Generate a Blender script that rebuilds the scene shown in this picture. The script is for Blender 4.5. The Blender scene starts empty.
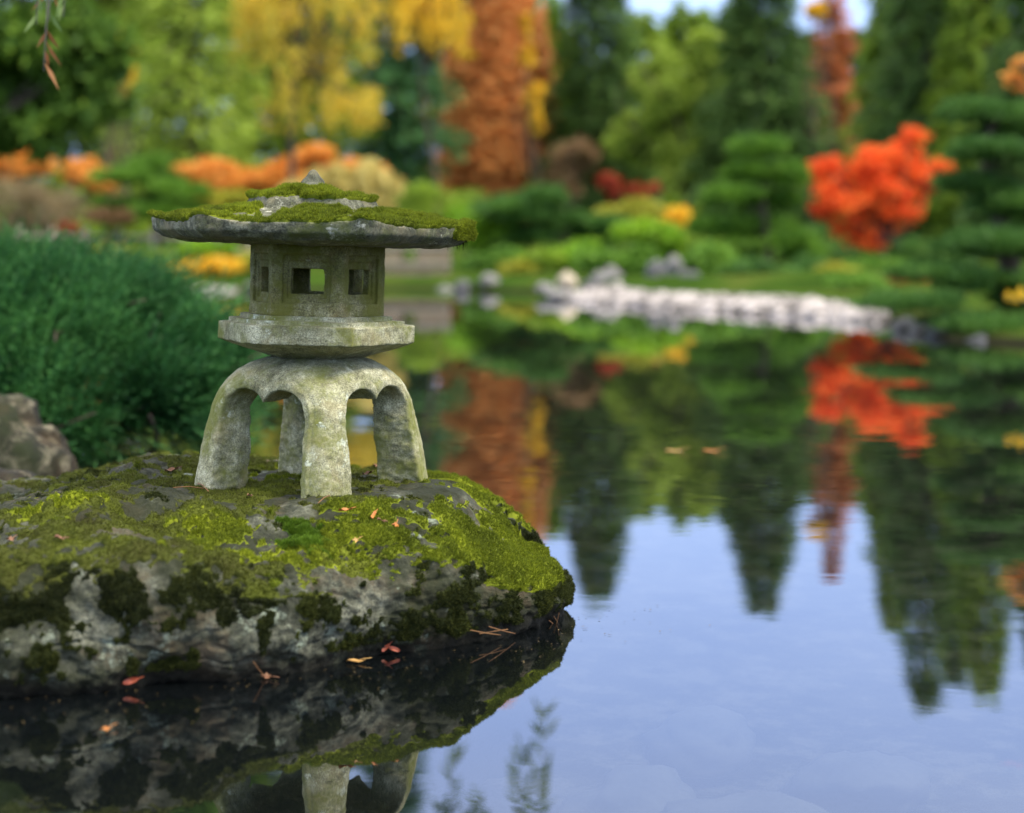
import bpy, math, random
import numpy as np
from math import radians, sin, cos, pi

# ---------------------------------------------------------------- camera
S = bpy.context.scene
COL = S.collection
FPX, HOR, CAMH = 1624.0, 255.0, 0.63          # focal length in pixels, horizon row, eye height over the water
cd = bpy.data.cameras.new('camera')
cam = bpy.data.objects.new('camera', cd); COL.objects.link(cam)
cam.location = (0, 0, CAMH); cam.rotation_euler = (radians(90), 0, 0)
cd.sensor_width = 36.0; cd.lens = FPX*36.0/1024.0
cd.shift_y = -(406.5-HOR)/1024.0
cd.clip_start = 0.05; cd.clip_end = 2000
cd.dof.use_dof = True; cd.dof.focus_distance = 2.86; cd.dof.aperture_fstop = 2.15
cd.dof.aperture_blades = 0
S.camera = cam

# ---------------------------------------------------------------- light
SUN_EL, SUN_AZ = 54.0, 112.0                    # azimuth clockwise from +Y (the view direction)
wd = bpy.data.worlds.new('World'); S.world = wd; wd.use_nodes = True
nt = wd.node_tree; nt.nodes.clear()
wo = nt.nodes.new('ShaderNodeOutputWorld'); bg = nt.nodes.new('ShaderNodeBackground')
sky = nt.nodes.new('ShaderNodeTexSky'); sky.sky_type = 'NISHITA'; sky.sun_disc = False
sky.sun_elevation = radians(SUN_EL); sky.sun_rotation = radians(SUN_AZ)
sky.air_density = 1.2; sky.dust_density = 2.0; sky.ozone_density = 1.5
tc = nt.nodes.new('ShaderNodeTexCoord')
mp = nt.nodes.new('ShaderNodeMapping'); mp.inputs['Scale'].default_value = (1, 1, 3.0)
nz = nt.nodes.new('ShaderNodeTexNoise'); nz.inputs['Scale'].default_value = 2.2
nz.inputs['Detail'].default_value = 6; nz.inputs['Roughness'].default_value = 0.55
cr = nt.nodes.new('ShaderNodeValToRGB')
cr.color_ramp.elements[0].position = 0.30; cr.color_ramp.elements[0].color = (5.2, 6.8, 10.6, 1)
cr.color_ramp.elements[1].position = 0.72; cr.color_ramp.elements[1].color = (8.0, 9.3, 12.2, 1)
mx = nt.nodes.new('ShaderNodeMixRGB'); mx.inputs['Fac'].default_value = 0.86
L = nt.links.new
L(tc.outputs['Generated'], mp.inputs['Vector']); L(mp.outputs[0], nz.inputs['Vector'])
L(nz.outputs['Fac'], cr.inputs['Fac']); L(sky.outputs[0], mx.inputs['Color1']); L(cr.outputs[0], mx.inputs['Color2'])
sp_ = nt.nodes.new('ShaderNodeSeparateXYZ'); L(tc.outputs['Generated'], sp_.inputs[0])
gr_ = nt.nodes.new('ShaderNodeValToRGB'); L(sp_.outputs['Z'], gr_.inputs['Fac'])     # an overcast sky brightens upwards
gr_.color_ramp.elements[0].position = 0.06; gr_.color_ramp.elements[0].color = (.56, .62, .70, 1)
gr_.color_ramp.elements[1].position = 0.28; gr_.color_ramp.elements[1].color = (.54, .60, .74, 1)
e_ = gr_.color_ramp.elements.new(0.75); e_.color = (1.85, 1.48, 1.02, 1)
mg_ = nt.nodes.new('ShaderNodeMixRGB'); mg_.blend_type = 'MULTIPLY'; mg_.inputs['Fac'].default_value = 1
L(mx.outputs[0], mg_.inputs['Color1']); L(gr_.outputs[0], mg_.inputs['Color2']); L(mg_.outputs[0], bg.inputs['Color']); bg.inputs['Strength'].default_value = 0.10
L(bg.outputs[0], wo.inputs['Surface'])

sd = bpy.data.lights.new('sun', 'SUN'); sd.energy = 1.5; sd.angle = radians(14); sd.color = (1.0, 0.92, 0.76)
sun = bpy.data.objects.new('sun', sd); COL.objects.link(sun)
sun.rotation_euler = (radians(90-SUN_EL), 0, radians(180-SUN_AZ))
S.view_settings.view_transform = 'Standard'; S.view_settings.look = 'None'
S.view_settings.exposure = 1.32; S.view_settings.gamma = 1.0
S.view_settings.use_curve_mapping = False
S.render.engine = 'CYCLES'
S.cycles.use_denoising = True
S.cycles.max_bounces = 7; S.cycles.diffuse_bounces = 4; S.cycles.glossy_bounces = 3
S.cycles.transmission_bounces = 3; S.cycles.transparent_max_bounces = 6
S.cycles.caustics_reflective = False; S.cycles.caustics_refractive = False

rng = np.random.default_rng(7)
random.seed(7)

# ---------------------------------------------------------------- helpers
def P(px, py, d):
    """the point seen at a pixel of the photo, d metres in front of the camera"""
    return np.array([(px-512.0)*d/FPX, d, CAMH-(py-HOR)*d/FPX])
def PX(px, d): return (px-512.0)*d/FPX

def _hash(i, j, k, seed):
    h = (i*73856093) ^ (j*19349663) ^ (k*83492791) ^ (seed*2654435)
    h &= 0xffffffff
    h = ((h >> 13) ^ h) * 1274126177 & 0xffffffff
    h = ((h >> 16) ^ h) * 668265263 & 0xffffffff
    return ((h >> 9) & 0x7fff).astype(np.float32)/16383.5 - 1.0
def noise(p, scale=1.0, seed=0):
    """smooth value noise in -1..1"""
    q = np.asarray(p, dtype=np.float64)*scale + seed*17.13 + 1000.0
    i = np.floor(q).astype(np.int64); f = (q-i).astype(np.float32)
    u = f*f*f*(f*(f*6-15)+10)
    x, y, z = i[..., 0], i[..., 1], i[..., 2]
    ux, uy, uz = u[..., 0], u[..., 1], u[..., 2]
    out = 0
    for a in (0, 1):
        wx = ux if a else 1-ux
        for b in (0, 1):
            wy = uy if b else 1-uy
            for c in (0, 1):
                wz = uz if c else 1-uz
                out = out + wx*wy*wz*_hash(x+a, y+b, z+c, seed)
    return out
def fbm(p, scale=1.0, octaves=4, seed=0, gain=0.5):
    s = 0; a = 1.0; t = 0
    for o in range(octaves):
        s = s + a*noise(p, scale*2.03**o, seed+o*7); t += a; a *= gain
    return s/t*1.6
def sstep(a, b, x):
    t = np.clip((x-a)/(b-a), 0, 1); return t*t*(3-2*t)
def unit(v): return v/np.maximum(np.linalg.norm(v, axis=-1, keepdims=True), 1e-9)

def mesh_np(name, V, F, mat, parent=None, smooth=True, matrix=None):
    """one mesh object from numpy vertices and an (n,3) or (n,4) face array, or a list of such arrays"""
    if not isinstance(F, list): F = [F]
    F = [np.asarray(f, dtype=np.int64) for f in F if len(f)]
    me = bpy.data.meshes.new(name)
    V = np.ascontiguousarray(V, dtype=np.float32)
    me.vertices.add(len(V)); me.vertices.foreach_set('co', V.ravel())
    nl = sum(f.size for f in F); nf = sum(len(f) for f in F)
    me.loops.add(nl); me.polygons.add(nf)
    me.loops.foreach_set('vertex_index', np.concatenate([f.ravel() for f in F]).astype(np.int32))
    tot = np.concatenate([np.full(len(f), f.shape[1]) for f in F]).astype(np.int32)
    start = np.concatenate([[0], np.cumsum(tot)[:-1]]).astype(np.int32)
    me.polygons.foreach_set('loop_start', start)
    me.polygons.foreach_set('loop_total', tot)
    me.polygons.foreach_set('use_smooth', np.full(nf, smooth))
    me.update(calc_edges=True); me.validate()
    if mat is not None: me.materials.append(mat)
    o = bpy.data.objects.new(name, me); COL.objects.link(o)
    if parent is not None:
        o.parent = parent
        o.matrix_parent_inverse = parent_inv(parent)
    return o
def parent_inv(p):
    from mathutils import Matrix
    m = Matrix.Identity(4); q = p
    while q is not None:
        m = q.matrix_basis @ m if q.parent is None else q.matrix_parent_inverse @ q.matrix_basis @ m
        q = q.parent
    return m.inverted()
def empty(name, loc, label, cat, group=None):
    o = bpy.data.objects.new(name, None); COL.objects.link(o); o.location = tuple(float(v) for v in loc)
    o.empty_display_size = 0.1
    return tag(o, label, cat, group)
def tag(o, label=None, cat=None, group=None, kind=None):
    if label: o['label'] = label
    if cat: o['category'] = cat
    if group: o['group'] = group
    if kind: o['kind'] = kind
    return o
def at_base(o, loc):
    """move a lone mesh's origin to its base"""
    v = np.zeros(len(o.data.vertices)*3, dtype=np.float32); o.data.vertices.foreach_get('co', v)
    v = v.reshape(-1, 3) - np.array(loc, dtype=np.float32); o.data.vertices.foreach_set('co', v.ravel())
    o.location = tuple(float(x) for x in loc); o.data.update(); return o

class MB:
    def __init__(s): s.V = []; s.T = []; s.Q = []; s.n = 0
    def add(s, V, F):
        V = np.asarray(V, dtype=np.float32); F = np.asarray(F, dtype=np.int64)
        (s.T if F.shape[1] == 3 else s.Q).append(F+s.n); s.V.append(V); s.n += len(V)
    def tube(s, pts, rad, n=8):
        pts = np.asarray(pts, dtype=float); m = len(pts)
        rad = np.broadcast_to(np.asarray(rad, dtype=float), (m,))
        t = unit(np.gradient(pts, axis=0)); ref = np.array([0.31, 0.17, 0.94])
        if abs(np.dot(unit(t.mean(0)), unit(ref))) > .85: ref = np.array([1., .1, 0])
        a = unit(np.cross(t, ref)); b = np.cross(t, a)
        th = np.linspace(0, 2*pi, n, endpoint=False)
        V = (pts[:, None] + rad[:, None, None]*(np.cos(th)[None, :, None]*a[:, None] + np.sin(th)[None, :, None]*b[:, None])).reshape(-1, 3)
        i = np.arange(m-1)[:, None]*n; j = np.arange(n)[None]; k = (j+1) % n
        s.add(V, np.stack([i+j, i+k, i+n+k, i+n+j], -1).reshape(-1, 4))
        c = np.array([pts[-1]+t[-1]*rad[-1]*.5]); base = s.n
        s.V.append(c.astype(np.float32)); s.n += 1
        o = base-n+np.arange(n); s.T.append(np.stack([o, base-n+(np.arange(n)+1) % n, np.full(n, base)], -1))
    def box(s, c, h, rz=0):
        c = np.array(c, float); sx, sy, sz = h
        B = np.array([[x*sx, y*sy, z*sz] for z in (-1, 1) for x, y in ((-1, -1), (1, -1), (1, 1), (-1, 1))], float)
        R = np.array([[cos(rz), sin(rz), 0], [-sin(rz), cos(rz), 0], [0, 0, 1]])
        s.add(B@R+c, [[0, 3, 2, 1], [4, 5, 6, 7], [0, 1, 5, 4], [1, 2, 6, 5], [2, 3, 7, 6], [3, 0, 4, 7]])
    def build(s, name, mat, parent=None, smooth=True):
        F = []
        if s.T: F.append(np.concatenate(s.T))
        if s.Q: F.append(np.concatenate(s.Q))
        return mesh_np(name, np.concatenate(s.V), F, mat, parent, smooth)

def leaf_quads(mb, pos, d, nrm, L, W):
    """pointed leaves: pos base, d direction, nrm roughly the face normal"""
    d = unit(d); s_ = unit(np.cross(d, nrm)); n = len(pos)
    L = np.broadcast_to(L, (n,))[:, None]; W = np.broadcast_to(W, (n,))[:, None]
    up = np.cross(s_, d)
    V = np.stack([pos, pos+d*L*.45+s_*W*.5, pos+d*L-up*L*.12, pos+d*L*.45-s_*W*.5], 1).reshape(-1, 3)
    mb.add(V, np.arange(n*4).reshape(-1, 4))
def blades(mb, pos, d, L, W):
    d = unit(d); r = unit(rng.normal(size=pos.shape)); s_ = unit(np.cross(d, r)); n = len(pos)
    L = np.broadcast_to(L, (n,))[:, None]; W = np.broadcast_to(W, (n,))[:, None]
    V = np.stack([pos+s_*W*.5, pos-s_*W*.5, pos+d*L], 1).reshape(-1, 3)
    mb.add(V, np.arange(n*3).reshape(-1, 3))

def grid_normals(V, Q):
    n = np.zeros_like(V); f = np.cross(V[Q[:, 2]]-V[Q[:, 0]], V[Q[:, 3]]-V[Q[:, 1]])
    for k in range(4): np.add.at(n, Q[:, k], f)
    return unit(n)

def surface_nets(fn, lo, hi, h):
    """mesh the zero level of fn(points) (negative inside) on a grid of step h"""
    ax = [np.arange(lo[k], hi[k]+h, h) for k in range(3)]
    G = np.stack(np.meshgrid(*ax, indexing='ij'), -1).astype(np.float32)
    F = fn(G).astype(np.float32); del G
    nx, ny, nz_ = F.shape
    ins = F < 0
    cx = (nx-1, ny-1, nz_-1)
    cnt = np.zeros(cx, np.int8)
    for a in (0, 1):
        for b in (0, 1):
            for c in (0, 1): cnt += ins[a:nx-1+a, b:ny-1+b, c:nz_-1+c]
    act = (cnt > 0) & (cnt < 8)
    I = np.argwhere(act); idx = -np.ones(cx, np.int64); idx[tuple(I.T)] = np.arange(len(I))
    acc = np.zeros((len(I), 3)); num = np.zeros(len(I))
    for axis in range(3):
        o = [k for k in range(3) if k != axis]
        for a in (0, 1):
            for b in (0, 1):
                p0 = I.copy(); p0[:, o[0]] += a; p0[:, o[1]] += b
                p1 = p0.copy(); p1[:, axis] += 1
                f0 = F[tuple(p0.T)]; f1 = F[tuple(p1.T)]
                m = (f0 < 0) != (f1 < 0)
                t = np.where(m, f0/np.where(m, f0-f1, 1), 0)
                q = p0.astype(float); q[:, axis] += t
                acc[m] += q[m]; num[m] += 1
    V = acc/num[:, None]*h + np.array(lo)
    Q = []
    for axis in range(3):
        o = [(axis+1) % 3, (axis+2) % 3]
        s0 = [slice(None)]*3; s1 = [slice(None)]*3
        s0[axis] = slice(0, F.shape[axis]-1); s1[axis] = slice(1, F.shape[axis])
        A = ins[tuple(s0)]; B = ins[tuple(s1)]
        for flip, m in ((False, A & ~B), (True, ~A & B)):
            E = np.argwhere(m)
            E = E[(E[:, o[0]] > 0) & (E[:, o[1]] > 0) & (E[:, o[0]] < F.shape[o[0]]-1) & (E[:, o[1]] < F.shape[o[1]]-1)]
            c = []
            for a, b in ((-1, -1), (0, -1), (0, 0), (-1, 0)):
                e = E.copy(); e[:, o[0]] += a; e[:, o[1]] += b; c.append(idx[tuple(e.T)])
            q = np.stack(c, -1)
            Q.append(q[:, ::-1] if flip else q)
    return V, np.concatenate(Q)

# ---------------------------------------------------------------- materials
def new_mat(name):
    m = bpy.data.materials.new(name); m.use_nodes = True; n = m.node_tree; n.nodes.clear()
    out = n.nodes.new('ShaderNodeOutputMaterial')
    return m, n, out
def N(nt, t, **kw):
    n = nt.nodes.new(t)
    for k, v in kw.items():
        if k.startswith('i_'):
            key = k[2:].replace('_', ' '); n.inputs[key].default_value = v
        else: setattr(n, k, v)
    return n
def ramp(nt, fac, stops, interp='LINEAR'):
    r = nt.nodes.new('ShaderNodeValToRGB'); r.color_ramp.interpolation = interp
    e = r.color_ramp.elements
    while len(e) < len(stops): e.new(0.5)
    for el, (p, c) in zip(e, stops):
        el.position = p; el.color = (c, c, c, 1) if isinstance(c, (int, float)) else (*c, 1)
    nt.links.new(fac, r.inputs['Fac']); return r.outputs[0]
def tnoise(nt, scale, detail=5, rough=.55, vec=None, dist=0):
    n = N(nt, 'ShaderNodeTexNoise', i_Scale=scale, i_Detail=detail, i_Roughness=rough, i_Distortion=dist)
    if vec is not None: nt.links.new(vec, n.inputs['Vector'])
    return n.outputs['Fac']
def mixc(nt, fac, a, b, mode='MIX'):
    m = nt.nodes.new('ShaderNodeMixRGB'); m.blend_type = mode
    for inp, v in ((m.inputs['Fac'], fac), (m.inputs['Color1'], a), (m.inputs['Color2'], b)):
        if isinstance(v, (int, float)): inp.default_value = v if inp.name == 'Fac' else (v, v, v, 1)
        elif isinstance(v, tuple): inp.default_value = (*v, 1)
        else: nt.links.new(v, inp)
    return m.outputs[0]
def math_(nt, op, a, b=None, clamp=False):
    m = nt.nodes.new('ShaderNodeMath'); m.operation = op; m.use_clamp = clamp
    for inp, v in ((m.inputs[0], a), (m.inputs[1], b)):
        if v is None: continue
        if isinstance(v, (int, float)): inp.default_value = v
        else: nt.links.new(v, inp)
    return m.outputs[0]

def leaf_mat(name, c1, c2, c3=None, nscale=1.5, transl=.3, rough=.6):
    """leaves differing one by one and clump by clump"""
    c3 = c3 or c2
    m, n, out = new_mat(name)
    geo = N(n, 'ShaderNodeNewGeometry'); tco = N(n, 'ShaderNodeTexCoord')
    f = tnoise(n, nscale, 3, .5, tco.outputs['Object'])
    v = math_(n, 'ADD', math_(n, 'MULTIPLY', geo.outputs['Random Per Island'], .45), math_(n, 'MULTIPLY', f, .75))
    col = ramp(n, v, [(.28, c1), (.62, c2), (.92, c3)])
    pb = N(n, 'ShaderNodeBsdfPrincipled', i_Roughness=rough); n.links.new(col, pb.inputs['Base Color'])
    pb.inputs['Specular IOR Level'].default_value = .25
    tr = N(n, 'ShaderNodeBsdfTranslucent'); n.links.new(col, tr.inputs['Color'])
    ms = N(n, 'ShaderNodeMixShader'); ms.inputs[0].default_value = transl
    n.links.new(pb.outputs[0], ms.inputs[1]); n.links.new(tr.outputs[0], ms.inputs[2]); n.links.new(ms.outputs[0], out.inputs[0])
    return m

def bark_mat(name, c1, c2):
    m, n, out = new_mat(name); tco = N(n, 'ShaderNodeTexCoord')
    mpn = N(n, 'ShaderNodeMapping'); mpn.inputs['Scale'].default_value = (6, 6, 1.2); n.links.new(tco.outputs['Object'], mpn.inputs[0])
    f = tnoise(n, 3, 6, .65, mpn.outputs[0]); col = ramp(n, f, [(.3, c1), (.7, c2)])
    pb = N(n, 'ShaderNodeBsdfPrincipled', i_Roughness=.9); n.links.new(col, pb.inputs['Base Color'])
    b = N(n, 'ShaderNodeBump', i_Strength=.6, i_Distance=.03); n.links.new(f, b.inputs['Height']); n.links.new(b.outputs[0], pb.inputs['Normal'])
    n.links.new(pb.outputs[0], out.inputs[0]); return m

def stone_mat(name, dark, mid, pale, lichen=(.42, .47, .42), moss=(.10, .13, .015), moss_amt=.5, speck=1.0, warm=(.30, .27, .18), scale=1.0, wet=False, lich_amt=.5):
    m, n, out = new_mat(name); tco = N(n, 'ShaderNodeTexCoord'); vec = tco.outputs['Object']
    big = tnoise(n, 9*scale, 5, .6, vec); med = tnoise(n, 42*scale, 6, .65, vec, .3); fine = tnoise(n, 300*scale, 4, .75, vec)
    col = ramp(n, math_(n, 'ADD', math_(n, 'MULTIPLY', big, .45), math_(n, 'MULTIPLY', med, .55)), [(.36, dark), (.50, mid), (.64, pale)])
    # mineral specks
    sp = ramp(n, fine, [(.36, .22), (.5, 1.0), (.64, 1.9)])
    col = mixc(n, .75*speck, col, mixc(n, 1.0, col, sp, 'MULTIPLY'))
    # warm stains
    wn = tnoise(n, 14*scale, 4, .6, N2(n, vec, (3.1, 1.7, 5.2)))
    col = mixc(n, ramp(n, wn, [(.52, 0), (.68, .6)]), col, warm)
    # algae and moss film
    mn = tnoise(n, 11*scale, 6, .62, N2(n, vec, (7.7, 2.1, .3)))
    mn2 = tnoise(n, 150*scale, 4, .7, vec)
    mf = math_(n, 'ADD', math_(n, 'MULTIPLY', mn, .75), math_(n, 'MULTIPLY', mn2, .25))
    col = mixc(n, ramp(n, mf, [(.60-.22*moss_amt, 0), (.74-.22*moss_amt, .85)]), col, moss)
    # lichen: round pale crusts
    vo = N(n, 'ShaderNodeTexVoronoi', i_Scale=30*scale); vo.feature = 'SMOOTH_F1'
    n.links.new(N2(n, vec, (1.3, 9.1, 4.4)), vo.inputs['Vector'])
    lz = tnoise(n, 80*scale, 5, .7, vec); ln = tnoise(n, 7*scale, 3, .5, N2(n, vec, (4.9, .1, 8.8)))
    lf = math_(n, 'ADD', math_(n, 'ADD', math_(n, 'MULTIPLY', vo.outputs['Distance'], .5), math_(n, 'MULTIPLY', lz, .8)), math_(n, 'MULTIPLY', ln, 1.1))
    col = mixc(n, ramp(n, lf, [(.80+.2*lich_amt-.06, .8), (.80+.2*lich_amt+.05, 0)]), col, mixc(n, .6, lichen, mixc(n, 1.0, lichen, sp, 'MULTIPLY')))
    rough = .88
    pb = N(n, 'ShaderNodeBsdfPrincipled', i_Roughness=rough); pb.inputs['Specular IOR Level'].default_value = .3
    if wet:
        geo = N(n, 'ShaderNodeNewGeometry'); sx = N(n, 'ShaderNodeSeparateXYZ'); n.links.new(geo.outputs['Position'], sx.inputs[0])
        wz = math_(n, 'ADD', sx.outputs['Z'], math_(n, 'MULTIPLY', math_(n, 'SUBTRACT', big, .5), .10))
        wf = ramp(n, wz, [(.018, 1.0), (.040, 0.0)])
        col = mixc(n, wf, col, mixc(n, 1.0, col, (.16, .15, .12), 'MULTIPLY'))
    n.links.new(col, pb.inputs['Base Color'])
    h = math_(n, 'ADD', math_(n, 'MULTIPLY', med, .6), math_(n, 'MULTIPLY', fine, .5))
    b = N(n, 'ShaderNodeBump', i_Strength=.8, i_Distance=.004/scale); n.links.new(h, b.inputs['Height']); n.links.new(b.outputs[0], pb.inputs['Normal'])
    n.links.new(pb.outputs[0], out.inputs[0]); return m
def N2(nt, vec, off):
    v = N(nt, 'ShaderNodeVectorMath', operation='ADD'); nt.links.new(vec, v.inputs[0]); v.inputs[1].default_value = off
    return v.outputs[0]
def plain_mat(name, c1, c2, scale=20, rough=.8, bump=.3):
    m, n, out = new_mat(name); tco = N(n, 'ShaderNodeTexCoord')
    f = tnoise(n, scale, 5, .6, tco.outputs['Object']); col = ramp(n, f, [(.3, c1), (.7, c2)])
    pb = N(n, 'ShaderNodeBsdfPrincipled', i_Roughness=rough); n.links.new(col, pb.inputs['Base Color'])
    b = N(n, 'ShaderNodeBump', i_Strength=bump, i_Distance=.1/scale); n.links.new(f, b.inputs['Height']); n.links.new(b.outputs[0], pb.inputs['Normal'])
    n.links.new(pb.outputs[0], out.inputs[0]); return m

# ---------------------------------------------------------------- terrain and water
POND = np.array([(5.2, -1.0), (5.6, 4), (5.0, 9), (3.75, 11.2), (3.2, 12.0), (3.4, 15.2), (2.8, 16.8), (2.0, 18.8), (1.08, 21.2), (.78, 23.4),
                 (1.1, 25.2), (0.6, 27.5), (-.57, 29), (-2.1, 30.5), (-5.3, 27.8), (-7.5, 25), (-8, 18), (-5, 10), (-2.9, 7.2), (-1.75, 5.4),
                 (-1.35, 4.5), (-1.5, 3.6), (-2.2, 2.9), (-2.4, 1.5), (-1.9, .5), (-1.0, -.9), (1, -1.2)])
def sd_poly(x, y, poly):
    """signed distance to a closed polygon, negative inside"""
    d = np.full(x.shape, 1e9); inside = np.zeros(x.shape, bool)
    for (x0, y0), (x1, y1) in zip(poly, np.roll(poly, -1, axis=0)):
        ex, ey = x1-x0, y1-y0
        t = np.clip(((x-x0)*ex+(y-y0)*ey)/(ex*ex+ey*ey), 0, 1)
        d = np.minimum(d, np.hypot(x-x0-t*ex, y-y0-t*ey))
        c = ((y0 > y) != (y1 > y)) & (x < (x1-x0)*(y-y0)/(y1-y0+1e-12)+x0)
        inside ^= c
    return np.where(inside, -d, d)
def ground_z(x, y):
    x = np.asarray(x, float); y = np.asarray(y, float)
    s = sd_poly(x, y, POND) + .12*noise(np.stack([x, y, 0*x], -1), 1.3, 3)
    near = sstep(11, 6, y)
    land = .30*(1-np.exp(-np.maximum(s, 0)/.8)) + .012*np.maximum(s, 0) + .03*noise(np.stack([x, y, 0*x], -1), .5, 5)
    land = land + .9*sstep(50, 110, y)
    beach = sstep(.3, 1.2, x)*sstep(13.5, 14.8, y)*sstep(26, 24.5, y)
    land = land*(1-beach) + beach*np.minimum(.035*np.maximum(s, 0)+.01, .33)
    bed = -.34*(1-np.exp(np.minimum(s, 0)/.35))
    return np.where(s > 0, land+.01, bed-.02*near) - .01
xs = np.unique(np.concatenate([np.linspace(-500, -20, 40), np.linspace(-20, -4, 60), np.linspace(-4, 7, 150), np.linspace(7, 20, 50), np.linspace(20, 500, 40)]))
ys = np.unique(np.concatenate([np.linspace(-60, -3, 16), np.linspace(-3, 6, 120), np.linspace(6, 35, 170), np.linspace(35, 120, 50), np.linspace(120, 900, 30)]))
GX, GY = np.meshgrid(xs, ys, indexing='ij'); GZ = ground_z(GX, GY)
V = np.stack([GX, GY, GZ], -1).reshape(-1, 3); ny_ = len(ys)
i, j = np.meshgrid(np.arange(len(xs)-1), np.arange(ny_-1), indexing='ij'); a = (i*ny_+j).ravel()
Q = np.stack([a, a+ny_, a+ny_+1, a+1], -1)
m, n, out = new_mat('ground_moss_and_mud'); geo = N(n, 'ShaderNodeNewGeometry'); sx = N(n, 'ShaderNodeSeparateXYZ'); n.links.new(geo.outputs['Position'], sx.inputs[0])
f = tnoise(n, .8, 6, .6, geo.outputs['Position']); f2 = tnoise(n, 9, 5, .65, geo.outputs['Position'])
grass = ramp(n, f, [(.3, (.015, .035, .006)), (.5, (.035, .07, .010)), (.7, (.075, .09, .018))])
mud = ramp(n, f2, [(.38, (.022, .020, .014)), (.5, (.07, .065, .05)), (.62, (.20, .185, .16))])
mud = mixc(n, ramp(n, math_(n, 'ADD', sx.outputs['Z'], .5), [(.46, 0), (.495, 1)]), mud, (.018, .017, .011))
col = mixc(n, ramp(n, sx.outputs['Z'], [(.02, 0), (.07, 1)]), mud, grass)
pb = N(n, 'ShaderNodeBsdfDiffuse'); n.links.new(col, pb.inputs['Color'])
b = N(n, 'ShaderNodeBump', i_Strength=.6, i_Distance=.05); n.links.new(f2, b.inputs['Height']); n.links.new(b.outputs[0], pb.inputs['Normal']); n.links.new(pb.outputs[0], out.inputs[0])
tag(mesh_np('ground', V, Q, m), kind='structure')

m, n, out = new_mat('pond_water'); geo = N(n, 'ShaderNodeNewGeometry')
mpn = N(n, 'ShaderNodeMapping'); mpn.inputs['Scale'].default_value = (1.0, 1.9, 1); n.links.new(geo.outputs['Position'], mpn.inputs[0])
w1 = tnoise(n, 1.1, 2, .5, mpn.outputs[0], .4); w2 = tnoise(n, 7, 2, .5, mpn.outputs[0], .3)
hh = math_(n, 'ADD', w1, math_(n, 'MULTIPLY', w2, .10))
b = N(n, 'ShaderNodeBump', i_Strength=1.0, i_Distance=.0009); n.links.new(hh, b.inputs['Height'])
fr = N(n, 'ShaderNodeFresnel', i_IOR=1.38); n.links.new(b.outputs[0], fr.inputs['Normal'])
gl = N(n, 'ShaderNodeBsdfGlossy', i_Roughness=0.012); gl.inputs['Color'].default_value = (.97, .98, 1, 1); n.links.new(b.outputs[0], gl.inputs['Normal'])
tr = N(n, 'ShaderNodeBsdfTransparent'); tr.inputs['Color'].default_value = (.50, .54, .50, 1)
murk = N(n, 'ShaderNodeBsdfDiffuse'); murk.inputs['Color'].default_value = (.010, .014, .016, 1)
m1 = N(n, 'ShaderNodeMixShader'); m1.inputs[0].default_value = .25; n.links.new(tr.outputs[0], m1.inputs[1]); n.links.new(murk.outputs[0], m1.inputs[2])
ms = N(n, 'ShaderNodeMixShader'); n.links.new(math_(n, 'POWER', fr.outputs[0], .67), ms.inputs[0]); n.links.new(m1.outputs[0], ms.inputs[1]); n.links.new(gl.outputs[0], ms.inputs[2])
n.links.new(ms.outputs[0], out.inputs[0])
V = np.array([(-14, -4, 0), (10, -4, 0), (10, 36, 0), (-14, 36, 0)], float)
tag(mesh_np('water', V, np.array([[0, 1, 2, 3]]), m, smooth=False), kind='structure')

# ---------------------------------------------------------------- the big boulder
ST_ROCK = stone_mat('boulder_stone', (.010, .012, .007), (.060, .064, .044), (.19, .195, .14), lichen=(.23, .27, .20), moss=(.014, .018, .004),
                    moss_amt=.95, warm=(.19, .13, .07), scale=.62, wet=True, lich_amt=.60)
ROCKC = np.array([-.62, 2.93])
OUT = np.array([(.118, 2.86), (.075, 2.74), (-.03, 2.635), (-.17, 2.555), (-.32, 2.45), (-.47, 2.385), (-.75, 2.30), (-1.0, 2.27), (-1.3, 2.4), (-1.5, 2.8),
                (-1.45, 3.3), (-1.15, 3.55), (-.75, 3.55), (-.38, 3.46), (-.12, 3.33), (.03, 3.18), (.10, 3.02)])
def ray_radius(poly, c, th):
    R = np.zeros(len(th)); d = np.stack([np.cos(th), np.sin(th)], -1)
    for p0, p1 in zip(poly, np.roll(poly, -1, axis=0)):
        e = p1-p0; w = p0-c; den = d[:, 0]*e[1]-d[:, 1]*e[0]
        t = (w[0]*e[1]-w[1]*e[0])/np.where(abs(den) < 1e-9, 1e-9, den)
        u = (w[0]*d[:, 1]-w[1]*d[:, 0])/np.where(abs(den) < 1e-9, 1e-9, den)
        R = np.where((t > 0) & (u >= 0) & (u <= 1), np.maximum(R, t), R)
    return R
NT, NV = 1300, 330
th = np.linspace(0, 2*pi, NT, endpoint=False)
R = ray_radius(OUT, ROCKC, th)
k = 15; R = sum(np.roll(R, s) for s in range(-k, k+1))/(2*k+1)
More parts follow.
